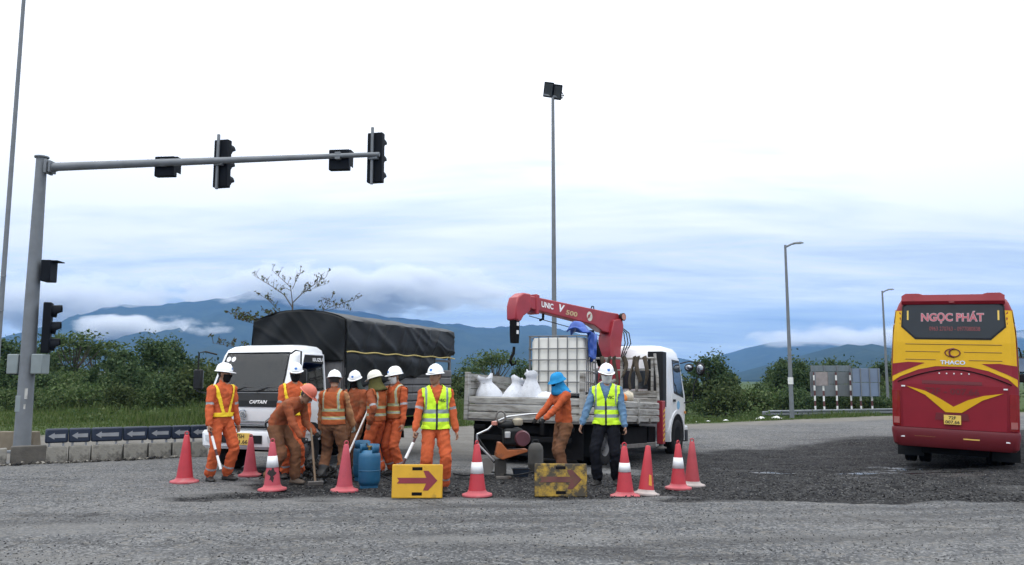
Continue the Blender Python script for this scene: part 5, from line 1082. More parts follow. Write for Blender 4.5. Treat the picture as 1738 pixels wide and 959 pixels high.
# blue sheet thrown over the tank corner
M_bsh = mat('blue_sheet', (0.015, 0.07, 0.34), 0.5, 0, 0.2, 5)
def sheet(u, v):
    """heaped on the rim, then falling down the side of the cage"""
    nz = noise.noise(Vector((u * 5, v * 6, 2.5))); a = (u - .5) * (.50 + .10 * math.sin(v * 5))
    if v < .5:
        w_ = v / .5; x = .18 + .46 * w_; z = 1.36 + .24 * math.sin(math.pi * min(1, .12 + w_ * .95)) * math.cos(a * 3.0) ** 2 + .07 * nz
    else:
        w_ = (v - .5) / .5; x = .645 + .035 * math.sin(u * 11 + v * 5) + .02 * nz; z = 1.40 - .58 * w_ * (1 - .35 * abs(u - .45)) + .02 * nz
    return Vector((x, -.24 + a + .05 * noise.noise(Vector((v * 7, u * 5, 7))), z))
bs_ = mk('blue_sheet', B().grid(34, 48, sheet), M_bsh, None, smooth=60, solid=.03, loc=ib.location, rot=ib.rotation_euler); bs_.scale = (1.08, 1.08, 1.08); setp(bs_, 'crumpled blue plastic sheet hanging over the caged tank corner', 'sheet')
# red and orange bundle, hose roll and odds
bd_ = thing('cloth_bundle', 'red and orange cloth bundle on the dropside rail', 'bundle', onbed(1.02, 2.6, FLZ + .05), (0, 0, RZ.z))
for i, (x, y, z, r_, c) in enumerate(((0, -.55, .36, (.15, .30, .14), (.55, .03, .04)), (.02, -.05, .38, (.13, .24, .13), (.65, .20, .03)), (.04, .35, .40, (.12, .2, .14), (.50, .45, .35)), (-.05, .05, .20, (.2, .6, .2), (.08, .07, .06)))):
    b = B(); b.ball((x, y, z), r_, 18); b.v = [tuple(Vector(p) * (1 + .12 * noise.noise(Vector(p) * 9 + Vector((i * 5, 0, 0))))) for p in b.v]; mk('rag', b, mat('rag_%d' % i, c, .9, var=.25), bd_, smooth=60)
hr_ = mk('hose_coil', B().tube([((.24 + .012 * (k % 40) / 40) * math.cos(k * .32), (.05 + .004 * k / 4), .24 * math.sin(k * .32)) for k in range(80)], .022, 7), mat('pale_hose', (.45, .45, .42), .6), None, smooth=60, loc=onbed(.86, 2.1, FLZ + .52), rot=(R(12), 0, RZ.z)); setp(hr_, 'pale coiled hose behind the cloth bundle', 'hose')
bn = thing('scrap_heap', 'dark tools and scrap piled next to the caged tank', 'scrap', onbed(.98, 1.2, FLZ), (0, 0, RZ.z))
for i in range(7):
    b = B(); b.ball((random.uniform(-.3, .2), random.uniform(-.5, .7), .14 + .07 * (i % 4)), (random.uniform(.12, .2), random.uniform(.15, .28), random.uniform(.10, .2)), 12); b.v = [tuple(Vector(p) * (1 + .25 * noise.noise(Vector(p) * 7 + Vector((i * 3, 0, 0))))) for p in b.v]; mk('lump', b, (V_under, V_blk, mat('dark_blue_rag', (.03, .04, .09), .9))[i % 3], bn, smooth=60)
mk('pipe', B().tube([(-.35, -.3, .25), (.15, .8, .75)], .045, 10), V_rust, bn)
# ================================================================= coach seen from behind; nose at +Y, origin under the rear face
C_yel = mat('coach_yellow', (0.66, 0.385, 0.010), 0.4, 0, 0.04, 3, 0.08, (0.40, 0.25, 0.04), 3, spec=0.3)
C_red = mat('coach_red', (0.22, 0.011, 0.021), 0.42, 0, 0.06, 3, 0.15, (0.11, 0.02, 0.02), 3, spec=0.3)
C_dred = mat('coach_dark_red', (0.125, 0.009, 0.014), 0.45, 0, 0.08, 3, 0.2, (0.08, 0.025, 0.025), 3)
C_gls = mat('coach_glass', (0.016, 0.022, 0.028), 0.12, 0, 0.15, 2, spec=0.35)
bx_, by_ = at(1608, 16.25)[0], 16.25
bus = thing('coach', 'red and yellow coach seen from behind on the broken lane', 'coach', (bx_, by_, -.26), (0, R(2.2), R(-30.5))); bus.scale = (.985, 1, 1.055)
HWB = 1.12
def ry(z): return float(np.interp(z, [.42, .75, 1.6, 1.9, 2.4, 3.12, 3.3], [.04, .0, -.01, .02, .05, .16, .30]))
def wz(z): return float(np.interp(z, [.42, .8, 2.0, 2.6, 3.05, 3.20], [1.08, 1.12, 1.12, 1.09, 1.03, .95]))
def ecc(x, z): w_ = wz(z); return .16 * max(0, (abs(x) / w_)) ** 6
LEN = 8.3
b = B(); rg = []
for z in (.46, .60, .9, 1.3, 1.7, 2.1, 2.5, 2.8, 3.0, 3.12, 3.20, 3.25):
    w_ = wz(z) if z < 3.22 else .80; rg.append(rring(w_, ry(z), LEN - max(0, z - 1.2) * .22, .16, z, 6))
b.loft(rg); body = mk('body', b, C_red, bus, smooth=35)
def RF(e): return lambda u, v, d=0: Vector((u, ry(v) + max(0, abs(u) - (wz(v) - .16)) ** 2 * 3.4 - e - d, v))
def rp(name, poly, m, e, parent=bus, solid=.006, step=.1): return mk(name, B().patch(poly, RF(e), step), m, parent, smooth=0, solid=solid)
rp('yellow_panel', [(-1.10, 1.62), (-.95, 1.72), (-.62, 1.86), (-.30, 1.93), (.30, 1.93), (.62, 1.86), (.95, 1.72), (1.10, 1.58), (1.08, 2.5), (1.03, 2.98), (-1.03, 2.98), (-1.08, 2.5)], C_yel, .006)
for s_ in (-1, 1):
    rp('red_flash', [(s_ * 1.105, 1.72), (s_ * .95, 1.80), (s_ * .50, 1.99), (s_ * .80, 2.0), (s_ * 1.10, 1.96)], C_red, .012)
arch = [(-1.0 + .1 * k, 1.90 - .26 * abs(-1 + .1 * k) ** 1.7 - .02) for k in range(21)]
rp('engine_hatch', [(-.90, .78), (.90, .78), (.92, 1.62)] + [(x, z - .06) for x, z in arch[::-1] if abs(x) < .9] + [(-.92, 1.62)], C_red, .012)
mk('seam', B().tube([RF(.012)(x, z) for x, z in arch], .010, 6), V_under, bus)
rp('hatch_recess', [(-.55, 1.60), (.50, 1.60), (.50, 1.66), (-.55, 1.66)], C_dred, .019)
rp('chevron', [(-.84, 1.545), (-.50, 1.465), (-.25, 1.34), (0, 1.19), (.25, 1.32), (.52, 1.41), (.86, 1.465), (.50, 1.325), (.14, 1.085), (-.14, 1.085), (-.50, 1.39)], C_yel, .022)
rw = rp('rear_window', [(-.90, 2.68), (-.66, 2.46), (.66, 2.46), (.90, 2.68), (.88, 3.04), (.82, 3.09), (-.82, 3.09), (-.88, 3.04)], C_gls, .024, step=.06)
rp('window_rim', [(-.93, 2.67), (-.67, 2.43), (.67, 2.43), (.93, 2.67), (.91, 3.06), (.85, 3.12), (-.85, 3.12), (-.91, 3.06)], V_blk, .012, step=.06)
for s_ in (-1, 1): rp('pillar_reflector', [(s_ * .82, 2.80), (s_ * .79, 2.80), (s_ * .79, 2.98), (s_ * .82, 2.98)], V_plate, .031, rw, .003)
M_pink = mat('pink_print', (0.50, 0.10, 0.13), 0.5); M_pale = mat('pale_print', (0.50, 0.42, 0.44), 0.5); M_dimred = mat('dim_red_print', (0.20, 0.035, 0.04), 0.5)
lettering('lettering', 'NGỌC PHÁT', .205, M_pale, rw, RF(.030), .0, 2.85, 1.12, .002, .010); lettering('lettering', 'NGỌC PHÁT', .20, M_pink, rw, RF(.034), .0, 2.85, 1.105, .002, .003)
lettering('lettering', '0963 270763 - 0977080838', .11, M_dimred, rw, RF(.030), .04, 2.635, .90, .002, .001)
for z, segs in ((2.34, ((-.85, .85),)), (2.20, ((-.85, -.22), (.20, .85))), (2.05, ((-.85, -.30), (.28, .85)))):
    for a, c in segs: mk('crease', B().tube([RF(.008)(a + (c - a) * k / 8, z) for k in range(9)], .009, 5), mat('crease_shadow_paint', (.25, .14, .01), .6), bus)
b = B(); n = 28
rg = [[RF(.012)(.145 * q * math.cos(t), 2.185 + .083 * q * math.sin(t), dd) for t in np.linspace(0, 2 * math.pi, n, endpoint=False)] for q, dd in ((1, 0), (.97, .014), (.86, .014), (.83, 0))]
b.loft(rg, cap=False); emb = mk('emblem', b, C_dred, bus, smooth=50)
mk('emblem_arc', B().tube([RF(.02)(-.01 + .085 * math.cos(t) * .9 + .03, 2.185 + .075 * math.sin(t)) for t in np.linspace(R(80), R(280), 14)], .018, 6), C_dred, emb)
lettering('lettering', 'THACO', .10, V_chr, bus, RF(.014), 0, 2.005, .44, .006, .003)
for k in range(5): mk('reflector_dot', B().tube([RF(.016)(-.24 + .13 * k, 1.80), RF(.030)(-.24 + .13 * k, 1.80)], .014, 8), V_wht, bus)
lettering('lettering', '72F - 007.66', .16, C_dred, bus, RF(.020), -.02, 1.47, .95, .002, .004)
pr_ = rp('plate_recess', [(-.33, .94), (.27, .94), (.25, 1.07), (-.31, 1.07)], C_dred, .020)
pl = mk('number_plate', B().box((-.02, -.06, .95), (.30, .012, .17)), V_plate, bus, bevel=.004)
PB = lambda u, v, d: Vector((-.02 + u, -.0665 - d, .95 + v))
lettering('lettering', '72F', .075, V_ink, pl, PB, 0, .038, .13, .002, .002); lettering('lettering', '007.66', .075, V_ink, pl, PB, 0, -.040, .25, .002, .002)
for s_ in (-1, 1):
    tl_ = rp('tail_lamp', [(s_ * .95, .80), (s_ * 1.10, .80), (s_ * 1.11, 1.45), (s_ * .96, 1.45)], V_redl, .016, bus, .012)
    rp('lens', [(s_ * .97, .84), (s_ * 1.08, .84), (s_ * 1.08, .96), (s_ * .97, .96)], mat('clear_red_lens', (.35, .12, .11), .2), .030, tl_, .006)
    rp('reflector', [(s_ * .28 - .12, .60), (s_ * .28 + .16, .60), (s_ * .28 + .16, .635), (s_ * .28 - .12, .635)] if s_ > 0 else [(-.70, .62), (-.33, .62), (-.33, .65), (-.70, .65)], mat('amber_reflector', (.75, .52, .12), .4), .030, bus, .006)
    rp('marker', [(s_ * .88, .585), (s_ * .95, .585), (s_ * .95, .61), (s_ * .88, .61)], V_wht, .030); rp('marker', [(s_ * .86, 1.53), (s_ * .93, 1.53), (s_ * .93, 1.555), (s_ * .86, 1.555)], V_wht, .030)
b = B(); b.loft([rring(w_, ry(z) - e_, .5, .14, z, 5) for z, w_, e_ in ((.42, 1.05, .0), (.47, 1.10, .03), (.72, 1.135, .035), (.77, 1.125, .02))]); mk('bumper', b, C_dred, bus, smooth=35)
b = B(); rg = []
for k in range(25):
    x = -.92 + 1.84 * k / 24; q = 1 - .08 * (1 - abs(x) / .92); hgt = .17 if abs(x) > .55 else .145; hgt *= min(1, (.95 - abs(x)) / .08 + .35)
    y0 = .10 + .03 * (1 - abs(x)); rg.append([Vector((x, y0, 3.10)), Vector((x, y0 - .03, 3.16)), Vector((x, y0 + .02, 3.14 + hgt)), Vector((x, y0 + .24, 3.16 + hgt)), Vector((x, y0 + .60, 3.20))])
b.loft(rg, closed=True); mk('spoiler', b, C_red, bus, smooth=30)
mk('brake_light', B().box((0, .062, 3.13), (.10, .03, .03)), V_redl, bus, bevel=.006)
for s_ in (-1, 1):
    wheel(bus, (s_ * .92, 1.75, .44), .44, .24, s_, True); wheel(bus, (s_ * .95, 6.0, .44), .44, .25, s_)
    SF = lambda u, v, d=0: Vector((s_ * (wz(v) + .006 + d), u, v))
    for k in range(5): mk('side_window', B().patch([(.45 + 1.42 * k, 1.75), (1.80 + 1.42 * k, 1.75), (1.80 + 1.42 * k, 2.70), (.45 + 1.42 * k, 2.70)], SF, .2), C_gls, bus, solid=.008, smooth=30)
    mk('yellow_side_panel', B().patch([(.20, 2.74), (7.4, 2.74), (7.4, 3.0), (.20, 3.0)], SF, .3), C_yel, bus, solid=.005, smooth=30)
    mk('yellow_quarter', B().patch([(.17, 1.62), (.42, 1.62), (.42, 2.72), (.17, 2.72)], SF, .2), C_yel, bus, solid=.005, smooth=30)
    b = B(); b.tube([(s_ * 1.02, LEN - .35, 2.6), (s_ * 1.28, LEN - .1, 2.55), (s_ * 1.34, LEN - .05, 2.3)], .02, 8); ar = mk('mirror_arm', b, V_blk, bus, smooth=50)
    mk('mirror', B().box((s_ * 1.34, LEN - .05, 2.12), (.20, .10, .40)).box((s_ * 1.34, LEN - .05, 1.78), (.18, .10, .22)), V_blk, ar, bevel=.03); mk('mirror_glass', B().box((s_ * 1.34, LEN - .105, 2.12), (.16, .01, .34)), V_mir, ar)
    mk('mud_flap', B().box((s_ * .88, 1.18, .36), (.50, .02, .40)), V_blk, bus)
mk('windscreen', B().patch([(-.95, 1.3), (.95, 1.3), (.85, 2.8), (-.85, 2.8)], lambda u, v: Vector((u, LEN - max(0, v - 1.2) * .22 + .01, v)), .3), C_gls, bus, solid=.008)
b = B(); b.box((0, 3.8, .52), (1.9, 7.0, .26)); b.tube([(-.8, 1.75, .44), (.8, 1.75, .44)], .12, 10); b.box((0, .7, .40), (1.2, .9, .22)); mk('chassis', b, V_under, bus, bevel=.02)
# ================================================================= roadside furniture
S_gal = mat('galvanised_pole', (0.165, 0.18, 0.195), 0.6, 0.25, 0.12, 4, 0.2, (0.16, 0.15, 0.14), 2, streak=True)
S_blk = mat('black_signal_housing', (0.007, 0.009, 0.013), 0.6, 0, 0.2, 5, spec=0.1)
S_box = mat('grey_cabinet_paint', (0.20, 0.235, 0.24), 0.6, 0, 0.1, 4, 0.2, (0.12, 0.11, 0.1))
S_con = mat('stained_concrete', (0.21, 0.20, 0.175), 0.95, 0, 0.25, 5, 0.5, (0.028, 0.026, 0.025), 5, 0.4, 30)
S_cond = mat('dark_concrete', (0.075, 0.069, 0.06), 0.95, 0, 0.25, 5, 0.3, (0.04, 0.04, 0.038), 3, 0.4, 30)
S_blue = mat('navy_panel', (0.010, 0.019, 0.042), 0.5, 0, 0.15, 4, 0.15, (0.07, 0.07, 0.07)); S_arr = mat('grey_white_arrow', (0.27, 0.28, 0.30), 0.6, 0, 0.1, 6, 0.25, (0.14, 0.14, 0.14))
PY = 17.6; PXW = at(48, PY)[0]; TOPZ = at(78, PY, 268)[1]
sm_ = thing('signal_mast', 'grey steel traffic signal mast with long overhead arm', 'traffic signal', (PXW, PY, 0))
mk('pole', B().tube([(0, 0, -.05), (0, 0, .15), (0, 0, TOPZ * .5), (0, 0, TOPZ)], [.17, .165, .14, .11], 20), S_gal, sm_, smooth=50)
mk('cap', B().lathe([(.15, TOPZ), (.15, TOPZ + .03), (.04, TOPZ + .05)], 16), S_gal, sm_); mk('base_plate', B().box((0, 0, .03), (.5, .5, .05)), S_gal, sm_, bevel=.01)
ARZ = at(85, PY, 284)[1]; ex, ez = at(644, 16.9, 262); EN = Vector((ex - PXW, 16.9 - PY, ez)); ST_ = Vector((.10, 0, ARZ))
arm = mk('arm', B().tube([ST_, ST_.lerp(EN, .3), ST_.lerp(EN, .6), EN], [.095, .085, .068, .05], 14), S_gal, sm_, smooth=50)
mk('flange', B().box((.16, 0, ARZ), (.06, .30, .30)).box((.24, 0, ARZ), (.05, .26, .26)), S_gal, arm, bevel=.01)
for k in range(4): mk('gusset', B().tube([(.12, .1 * (1 if k % 2 else -1), ARZ + .1 * (1 if k > 1 else -1)), (.34, .06 * (1 if k % 2 else -1), ARZ + .06 * (1 if k > 1 else -1))], .014, 6), S_gal, arm)
ad = (EN - ST_).normalized()
def on_arm(px):
    best = min((abs((lambda P_: CX + FPX * P_.x / (P_.y * cp + (P_.z - CAMH) * sp))(ST_.lerp(EN, k / 400) + Vector((PXW, PY, 0))) - px), k) for k in range(401)); return ST_.lerp(EN, best[1] / 400)
def head3(name, c, rz, h, wd, n_l, parent):
    """signal head: housing, visors facing away along local +Y"""
    rot = Matrix.Rotation(R(rz), 3, 'Z'); c = Vector(c)
    hd_ = mk(name, B().box((0, .10, 0), (wd, .16, h)), S_blk, parent, bevel=.02, loc=c, rot=(0, 0, R(rz)))
    for k in range(n_l):
        z = h / 2 - h / n_l * (k + .5); r_ = min(h / n_l, wd) * .40; b = B()
        rg = [[Vector((r_ * q * math.cos(t), yy_ + (.0 if math.sin(t) > -.2 else -.10) * (1 if yy_ > .2 else 0), z + r_ * q * math.sin(t))) for t in np.linspace(0, 2 * math.pi, 20, endpoint=False)] for yy_, q in ((.17, 1.0), (.36, 1.08), (.36, 1.02), (.175, .95))]
        b.loft(rg, cap=False); mk('visor', b, S_blk, hd_, smooth=40)
        mk('lens', B().tube([(0, .178, z), (0, .20, z)], [r_ * .92, r_ * .7], 16), mat('unlit_lens_%d' % k, ((.12, .01, .01), (.14, .09, .01), (.01, .09, .05))[k % 3], .25), hd_)
    return hd_
for px, hh in ((371, 1.05), (634, 1.08)):
    p = on_arm(px); hd_ = head3('signal_head', p + Vector((0, .07, -.03)), -14, hh, .34, 3, sm_)
    mk('bracket', B().box((-.03, -.03, .02), (.055, .05, hh + .16)).box((0, -.02, .0), (.2, .12, .13)), S_gal, hd_, bevel=.008)
for px in (276, 574):
    p = on_arm(px); cd = mk('countdown_box', B().box((0, .13, -.06), (.44, .16, .44)), S_blk, sm_, bevel=.015, loc=p, rot=(0, 0, R(-6)))
    mk('visor', B().box((0, .30, .175), (.44, .22, .02)).box((-.215, .28, 0), (.012, .18, .34)).box((.215, .28, 0), (.012, .18, .34)), S_blk, cd)
    mk('clamp', B().box((0, .02, 0), (.12, .14, .16)), S_gal, cd, bevel=.01)
# heads low on the pole
z1 = at(85, PY, 460)[1]; z2 = at(80, PY, 556)[1]
hd_ = mk('countdown_box', B().box((.30, .02, z1), (.20, .36, .46)), S_blk, sm_, bevel=.015, rot=(0, 0, R(6))); mk('visor', B().box((.43, .02, z1 + .21), (.22, .36, .02)), S_blk, hd_)
head3('signal_head', (.24, .02, z2), -68, 1.08, .32, 3, sm_)
zb = at(60, PY, 618)[1]
for dx, yy in ((-.27, .05), (.30, -.05)): mk('control_box', B().box((dx, yy, zb), (.24, .30, .42)), S_box, sm_, bevel=.02); mk('box_bracket', B().box((dx * .5, yy * .5, zb), (.2, .06, .06)), S_gal, sm_)
mk('access_door', B().box((-.06, -.148, at(50, PY, 685)[1]), (.11, .02, .34)), S_box, sm_, bevel=.008)
mk('paper_notice', B().box((.075, -.138, at(58, PY, 668)[1]), (.10, .006, .22)), mat('worn_paper', (.45, .45, .43), .9, dirt=.4), sm_, rot=None)
mk('paper_notice', B().box((.06, -.142, at(58, PY, 690)[1]), (.08, .006, .10)), mat('worn_paper', (.45, .45, .43), .9), sm_)
# concrete blocks round the mast foot, arrow barrier row
def concrete(label, x, y, rz, ln, h, m, group=None):
    b = B(); pr = [(-.17, 0), (.17, 0), (.16, h * .35), (.10, h), (-.10, h), (-.16, h * .35)]
    b.loft([[Vector((-ln / 2 + ln * k / 6, u * (1 + .04 * noise.noise(Vector((k * 2.1, u * 9, x)))), v + .012 * noise.noise(Vector((k * 1.7, v * 9, y))))) for u, v in pr] for k in range(7)])
    o = mk('concrete_block', b, m, None, smooth=25, bevel=.015, loc=(x, y, gzf(x, y) - .01), rot=(0, 0, rz)); return setp(o, label, 'barrier', group)
A0, A1 = Vector((at(30, 15.15)[0], 15.15, 0)), Vector((at(345, 16.9)[0], 16.9, 0)); ad_ = (A1 - A0); rzb = math.atan2(ad_.y, ad_.x); TL = ad_.length; ad_.normalize()
pos = 0; i = 0
pxe = [75, 115, 153, 208, 250, 290, 322, 352, 385]
concrete('dark grime-stained concrete block before the signal mast foot', *(A0 + ad_ * .28).xy, rzb, .56, .33, S_cond)
for i in range(7):
    xa, xb = pxe[i] , pxe[i + 1]
    def along(px): return min(((A0 + ad_ * (k * .005)) for k in range(0, 1100)), key=lambda P_: abs(CX + FPX * P_.x / (P_.y * cp - 1.2 * sp) - px))
    pa_, pb_ = along(xa), along(xb); c = (pa_ + pb_) / 2; ln = (pb_ - pa_).length
    concrete('low stained concrete block under a navy arrow panel', c.x, c.y, rzb, ln - .035, .30, S_con, 'concrete blocks of the arrow barrier')
    pn = thing('arrow_sign', 'navy panel with pale arrow standing on a concrete block', 'sign', (c.x, c.y, gzf(c.x, c.y) + .28), (0, 0, rzb), 'arrow panels of the barrier')
    b = B(); b.box((0, 0, .205), (ln - .006, .10, .265)); mk('board', b, S_blue, pn, bevel=.03)
    for q in (-.3, .3): mk('leg', B().box((q * ln, 0, .04), (.035, .035, .12)), S_arr, pn)
    L_ = ln * .72; b = B(); b.prism([(-L_ / 2, 0), (-L_ / 2 + .10, .062), (-L_ / 2 + .10, .032), (L_ / 2, .036), (L_ / 2, -.036), (-L_ / 2 + .10, -.032), (-L_ / 2 + .10, -.062)], lambda u, v, d: Vector((u, -.051 - d, .20 + v)), 0, .004); mk('arrow', b, S_arr, pn, smooth=0)
p = gp(40, 770); concrete('brown weathered concrete block behind the mast foot', at(40, 18.1)[0], 18.1, 0, .85, .42, mat('brown_concrete', (.16, .135, .10), .95, dirt=.3))
concrete('second dark concrete block at the end of the barrier', *(A0 - ad_ * .32).xy, rzb, .52, .30, S_con)
# rubble along the barrier foot
n = 260; t_ = rng.random(n); px_ = A0.x + (A1.x - A0.x) * t_ * .95; py_ = A0.y + (A1.y - A0.y) * t_ * .95 - .24 - .12 * rng.random(n)
rb = stones('rubble', px_, py_, .012 + .05 * rng.random(n) ** 3, island_mat('kerb_rubble', [(.03, .03, .03), (.06, .055, .05), (.2, .19, .17), (.32, .3, .26)]), .4); setp(rb, 'dark broken crumbs along the foot of the arrow barrier', 'rubble', kind='stuff')
# masts and lamps
def mast(name, label, cat, x, y, h, r0, r1): 
    o = thing(name, label, cat, (x, y, float(ground_z(np.float64(x), np.float64(y))))); mk('pole', B().tube([(0, 0, -.1), (0, 0, h * .5), (0, 0, h)], [r0, (r0 + r1) / 2, r1], 14), S_gal, o, smooth=50); return o
fy = 40.0; fx = at(941, fy)[0]; fh = at(942, fy, 160)[1]
fm = mast('floodlight_mast', 'very tall slim mast carrying two floodlights', 'light mast', fx, fy, fh + .1, .14, .075)
mk('crossbar', B().box((0, 0, fh + .16), (1.0, .08, .08)), S_gal, fm, rot=(0, R(10), 0), loc=(-.0 - math.sin(R(10)) * (fh + .16), 0, (fh + .16) * (1 - math.cos(R(10)))))
for dx, dz in ((-.20, .48), (.22, .36)):
    fl = mk('floodlight', B().loft([rring(w_, -d_, d_, .03, z, 2) for z, w_, d_ in ((-.10, .15, .22), (0, .20, .30), (.06, .20, .30))]), S_blk, fm, loc=(dx, -.05, fh + dz), rot=(R(112), R(14), R(-18)), smooth=30)
    mk('yoke', B().tube([(-.20, 0, 0), (-.22, -.14, -.22), (.22, -.14, -.22), (.20, 0, 0)], .02, 6), S_blk, fl); mk('lens', B().box((0, 0, .066), (.34, .5, .01)), V_glass, fl); fl.scale = (1.25, 1.25, 1.25)
lp = mast('light_mast', 'tall grey light mast with small brackets past the signal mast', 'light mast', at(-4, 24)[0], 24, 16, .075, .05)
for py in (472, 530): mk('bracket', B().tube([(0, -.1, at(0, 24, py)[1]), (.14, -.14, at(0, 24, py)[1]), (.16, -.14, at(0, 24, py)[1] + .05)], .018, 6), S_gal, lp)
def street_lamp(label, px, Y, py_top, arm_dx):
    x = at(px, Y)[0]; h = at(px, Y, py_top)[1]; o = mast('street_lamp', label, 'street lamp', x, Y, h + .05, .10, .05); o['group'] = 'street lamps beyond the verge'
    mk('lamp_arm', B().tube([(0, 0, h - .05), (arm_dx * .35, 0, h + .08), (arm_dx * .6, 0, h + .12)], [.05, .04, .035], 10), S_gal, o, smooth=60)
    hd = mk('lamp_head', B().loft([[Vector((arm_dx * .45 + arm_dx * u, wd_ * c, h + .12 + .03 * u + hh * s2)) for c, s2 in ((-1, 0), (-.7, .8), (0, 1), (.7, .8), (1, 0), (.6, -.3), (-.6, -.3))] for u, wd_, hh in ((0, .04, .04), (.15, .09, .06), (.45, .12, .07), (.62, .06, .04))]), S_gal, o, smooth=50)
    mk('lens', B().box((arm_dx * .75, 0, h + .11), (abs(arm_dx) * .35, .14, .02)), V_lamp, hd); return o
sl = street_lamp('grey street lamp standing on the grass between coach and crane lorry', 1340, 36, 410, .75)
mk('white_band', B().tube([(0, 0, 1.55), (0, 0, 1.85)], .112, 14), mat('white_paint_band', (.7, .7, .68), .7), sl)
street_lamp('smaller street lamp rising right beside the coach roof', 1503, 52, 476, .7)
# guard rail
gr_ = thing('guard_rail', 'grey steel guard rail along the far verge', 'guard rail', (0, 0, 0)); Y_ = 42.0; zt = at(1400, Y_, 696.5)[1]
b = B(); prof = [(0, 0), (.06, -.03), (.06, -.09), (0, -.13), (.06, -.17), (.06, -.24), (0, -.28), (-.01, -.28), (-.01, 0)]
b.loft([[Vector((at(px, Y_)[0] + 0, Y_ + (px - 1300) * .012 - u, zt + v)) for u, v in prof] for px in (1300, 1400, 1500, 1600, 1740)]); mk('rail', b, S_gal, gr_, smooth=20)
mk('rail', B().box((at(1296, Y_)[0], Y_ + .05, zt - .15), (.35, .1, .22)), S_gal, gr_, bevel=.05)
for px in range(1310, 1740, 36): mk('post', B().box((at(px, Y_)[0], Y_ + (px - 1300) * .012 + .08, zt - .45), (.12, .12, .9)), S_gal, gr_)
# sign boards on red and white posts, seen from the back
M_sgn = mat('bare_aluminium_back', (0.155, 0.17, 0.18), 0.6, 0.2, 0.15, 1, 0.2, (0.1, 0.1, 0.1)); M_sgb = mat('bluish_panel_back', (0.16, 0.205, 0.29), 0.55, 0.1, 0.1, 1); M_pkb = mat('pinkish_sign_back', (0.27, 0.235, 0.23), 0.6); M_wp = mat('white_post_paint', (.75, .75, .73), .6); M_rp = mat('red_post_paint', (.10, .035, .035), .6)
SY = 46.0
def sign_post(parent, px, py0, py1, Y, zfoot=-1.0):
    x = at(px, Y)[0]; z1 = at(px, Y, py0)[1]; b = B(); z = zfoot; k = 0
    P_ = thing('striped_post', None, None); P_.parent = parent
    while z < z1:
        z2 = min(z + .28, z1); mk('white_band' if k % 2 else 'red_band', B().tube([(x, Y, z), (x, Y, z2)], .05, 10), M_wp if k % 2 else M_rp, P_, smooth=50); z = z2; k += 1
def board(parent, px0, px1, py0, py1, Y, m, nx_, ny_, name='panel'):
    for i in range(nx_):
        for j in range(ny_):
            a, c = px0 + (px1 - px0) * i / nx_, px0 + (px1 - px0) * (i + 1) / nx_; d_, e_ = py0 + (py1 - py0) * j / ny_, py0 + (py1 - py0) * (j + 1) / ny_
            x0, z0 = at(a, Y, e_); x1, z1 = at(c, Y, d_); mk(name, B().box(((x0 + x1) / 2, Y, (z0 + z1) / 2), (x1 - x0 - .025, .04, z1 - z0 - .025)), m, parent, bevel=.006)
    for i in range(nx_ + 1):
        a = px0 + (px1 - px0) * i / nx_; x0, z0 = at(a, Y - .05, py1); _, z1 = at(a, Y - .05, py0); mk('frame_bar', B().box((x0, Y - .05, (z0 + z1) / 2), (.05, .04, z1 - z0)), S_gal, parent)
sg = thing('sign_board', 'large grey sign board seen from its back on striped posts', 'sign', (0, 0, 0)); board(sg, 1377, 1443, 631, 673, SY, M_sgn, 3, 2); board(sg, 1377, 1443, 620, 631, SY, mat('thin_mesh_back', (.13, .16, .18), .7), 3, 1)
for px in (1380, 1441, 1417): sign_post(sg, px, 632, 700, SY - .2)
sg = thing('sign_board', 'bluish sign board seen from its back next to the grey board', 'sign', (0, 0, 0)); board(sg, 1447, 1493, 625, 673, SY - .4, M_sgb, 3, 2)
for px in (1457, 1476): sign_post(sg, px, 640, 700, SY - .2)
sg = thing('sign_board', 'small square sign back on one striped post before the grey board', 'sign', (0, 0, 0)); board(sg, 1384, 1407, 631, 655, SY - 1.2, M_pkb, 1, 1); sign_post(sg, 1395, 645, 706, SY - 1.1)
for px, py, s_ in ((1292, 709.5, 1.0), (1318, 711.5, .9), (1232, 712, .35), (1202, 713, .3), (1182, 712, .3)):
    p = gp(px, py); b = B(); b.grid(10, 6, lambda u, v: Vector(((u - .5) * .62 * s_, (v - .5) * .3 * s_, .01 + .10 * s_ * math.sin(math.pi * u) * math.sin(math.pi * v) + .03 * s_ * noise.noise(Vector((u * 4, v * 4, px))))))
    o = mk('litter', b, mat('white_plastic_litter', (.72, .73, .72), .6), None, smooth=60, solid=.01, loc=(p.x, p.y, float(ground_z(p.x, p.y)) + .03), rot=(0, 0, px)); setp(o, 'scrap of white plastic lying in the verge grass', 'litter', 'litter on the verge')
# far white building among the trees
fb_ = thing('building', 'low white building half hidden by the trees', 'building', (at(255, 95)[0], 95, 0)); mk('wall', B().box((0, 0, .9), (9, 5, 1.9)), mat('white_wall', (.62, .62, .60), .8), fb_)
mk('roof', B().prism([(-5.0, 1.86), (5.0, 1.86), (4.2, 2.5), (-4.2, 2.5)], lambda u, v, d: Vector((u, d, v)), -2.8, 2.8), mat('pale_sheet_roof', (.60, .62, .63), .5), fb_)
for k in range(4): mk('window', B().box((-3 + 2 * k, -2.51, 1.0), (.9, .05, .8)), V_glass, fb_)
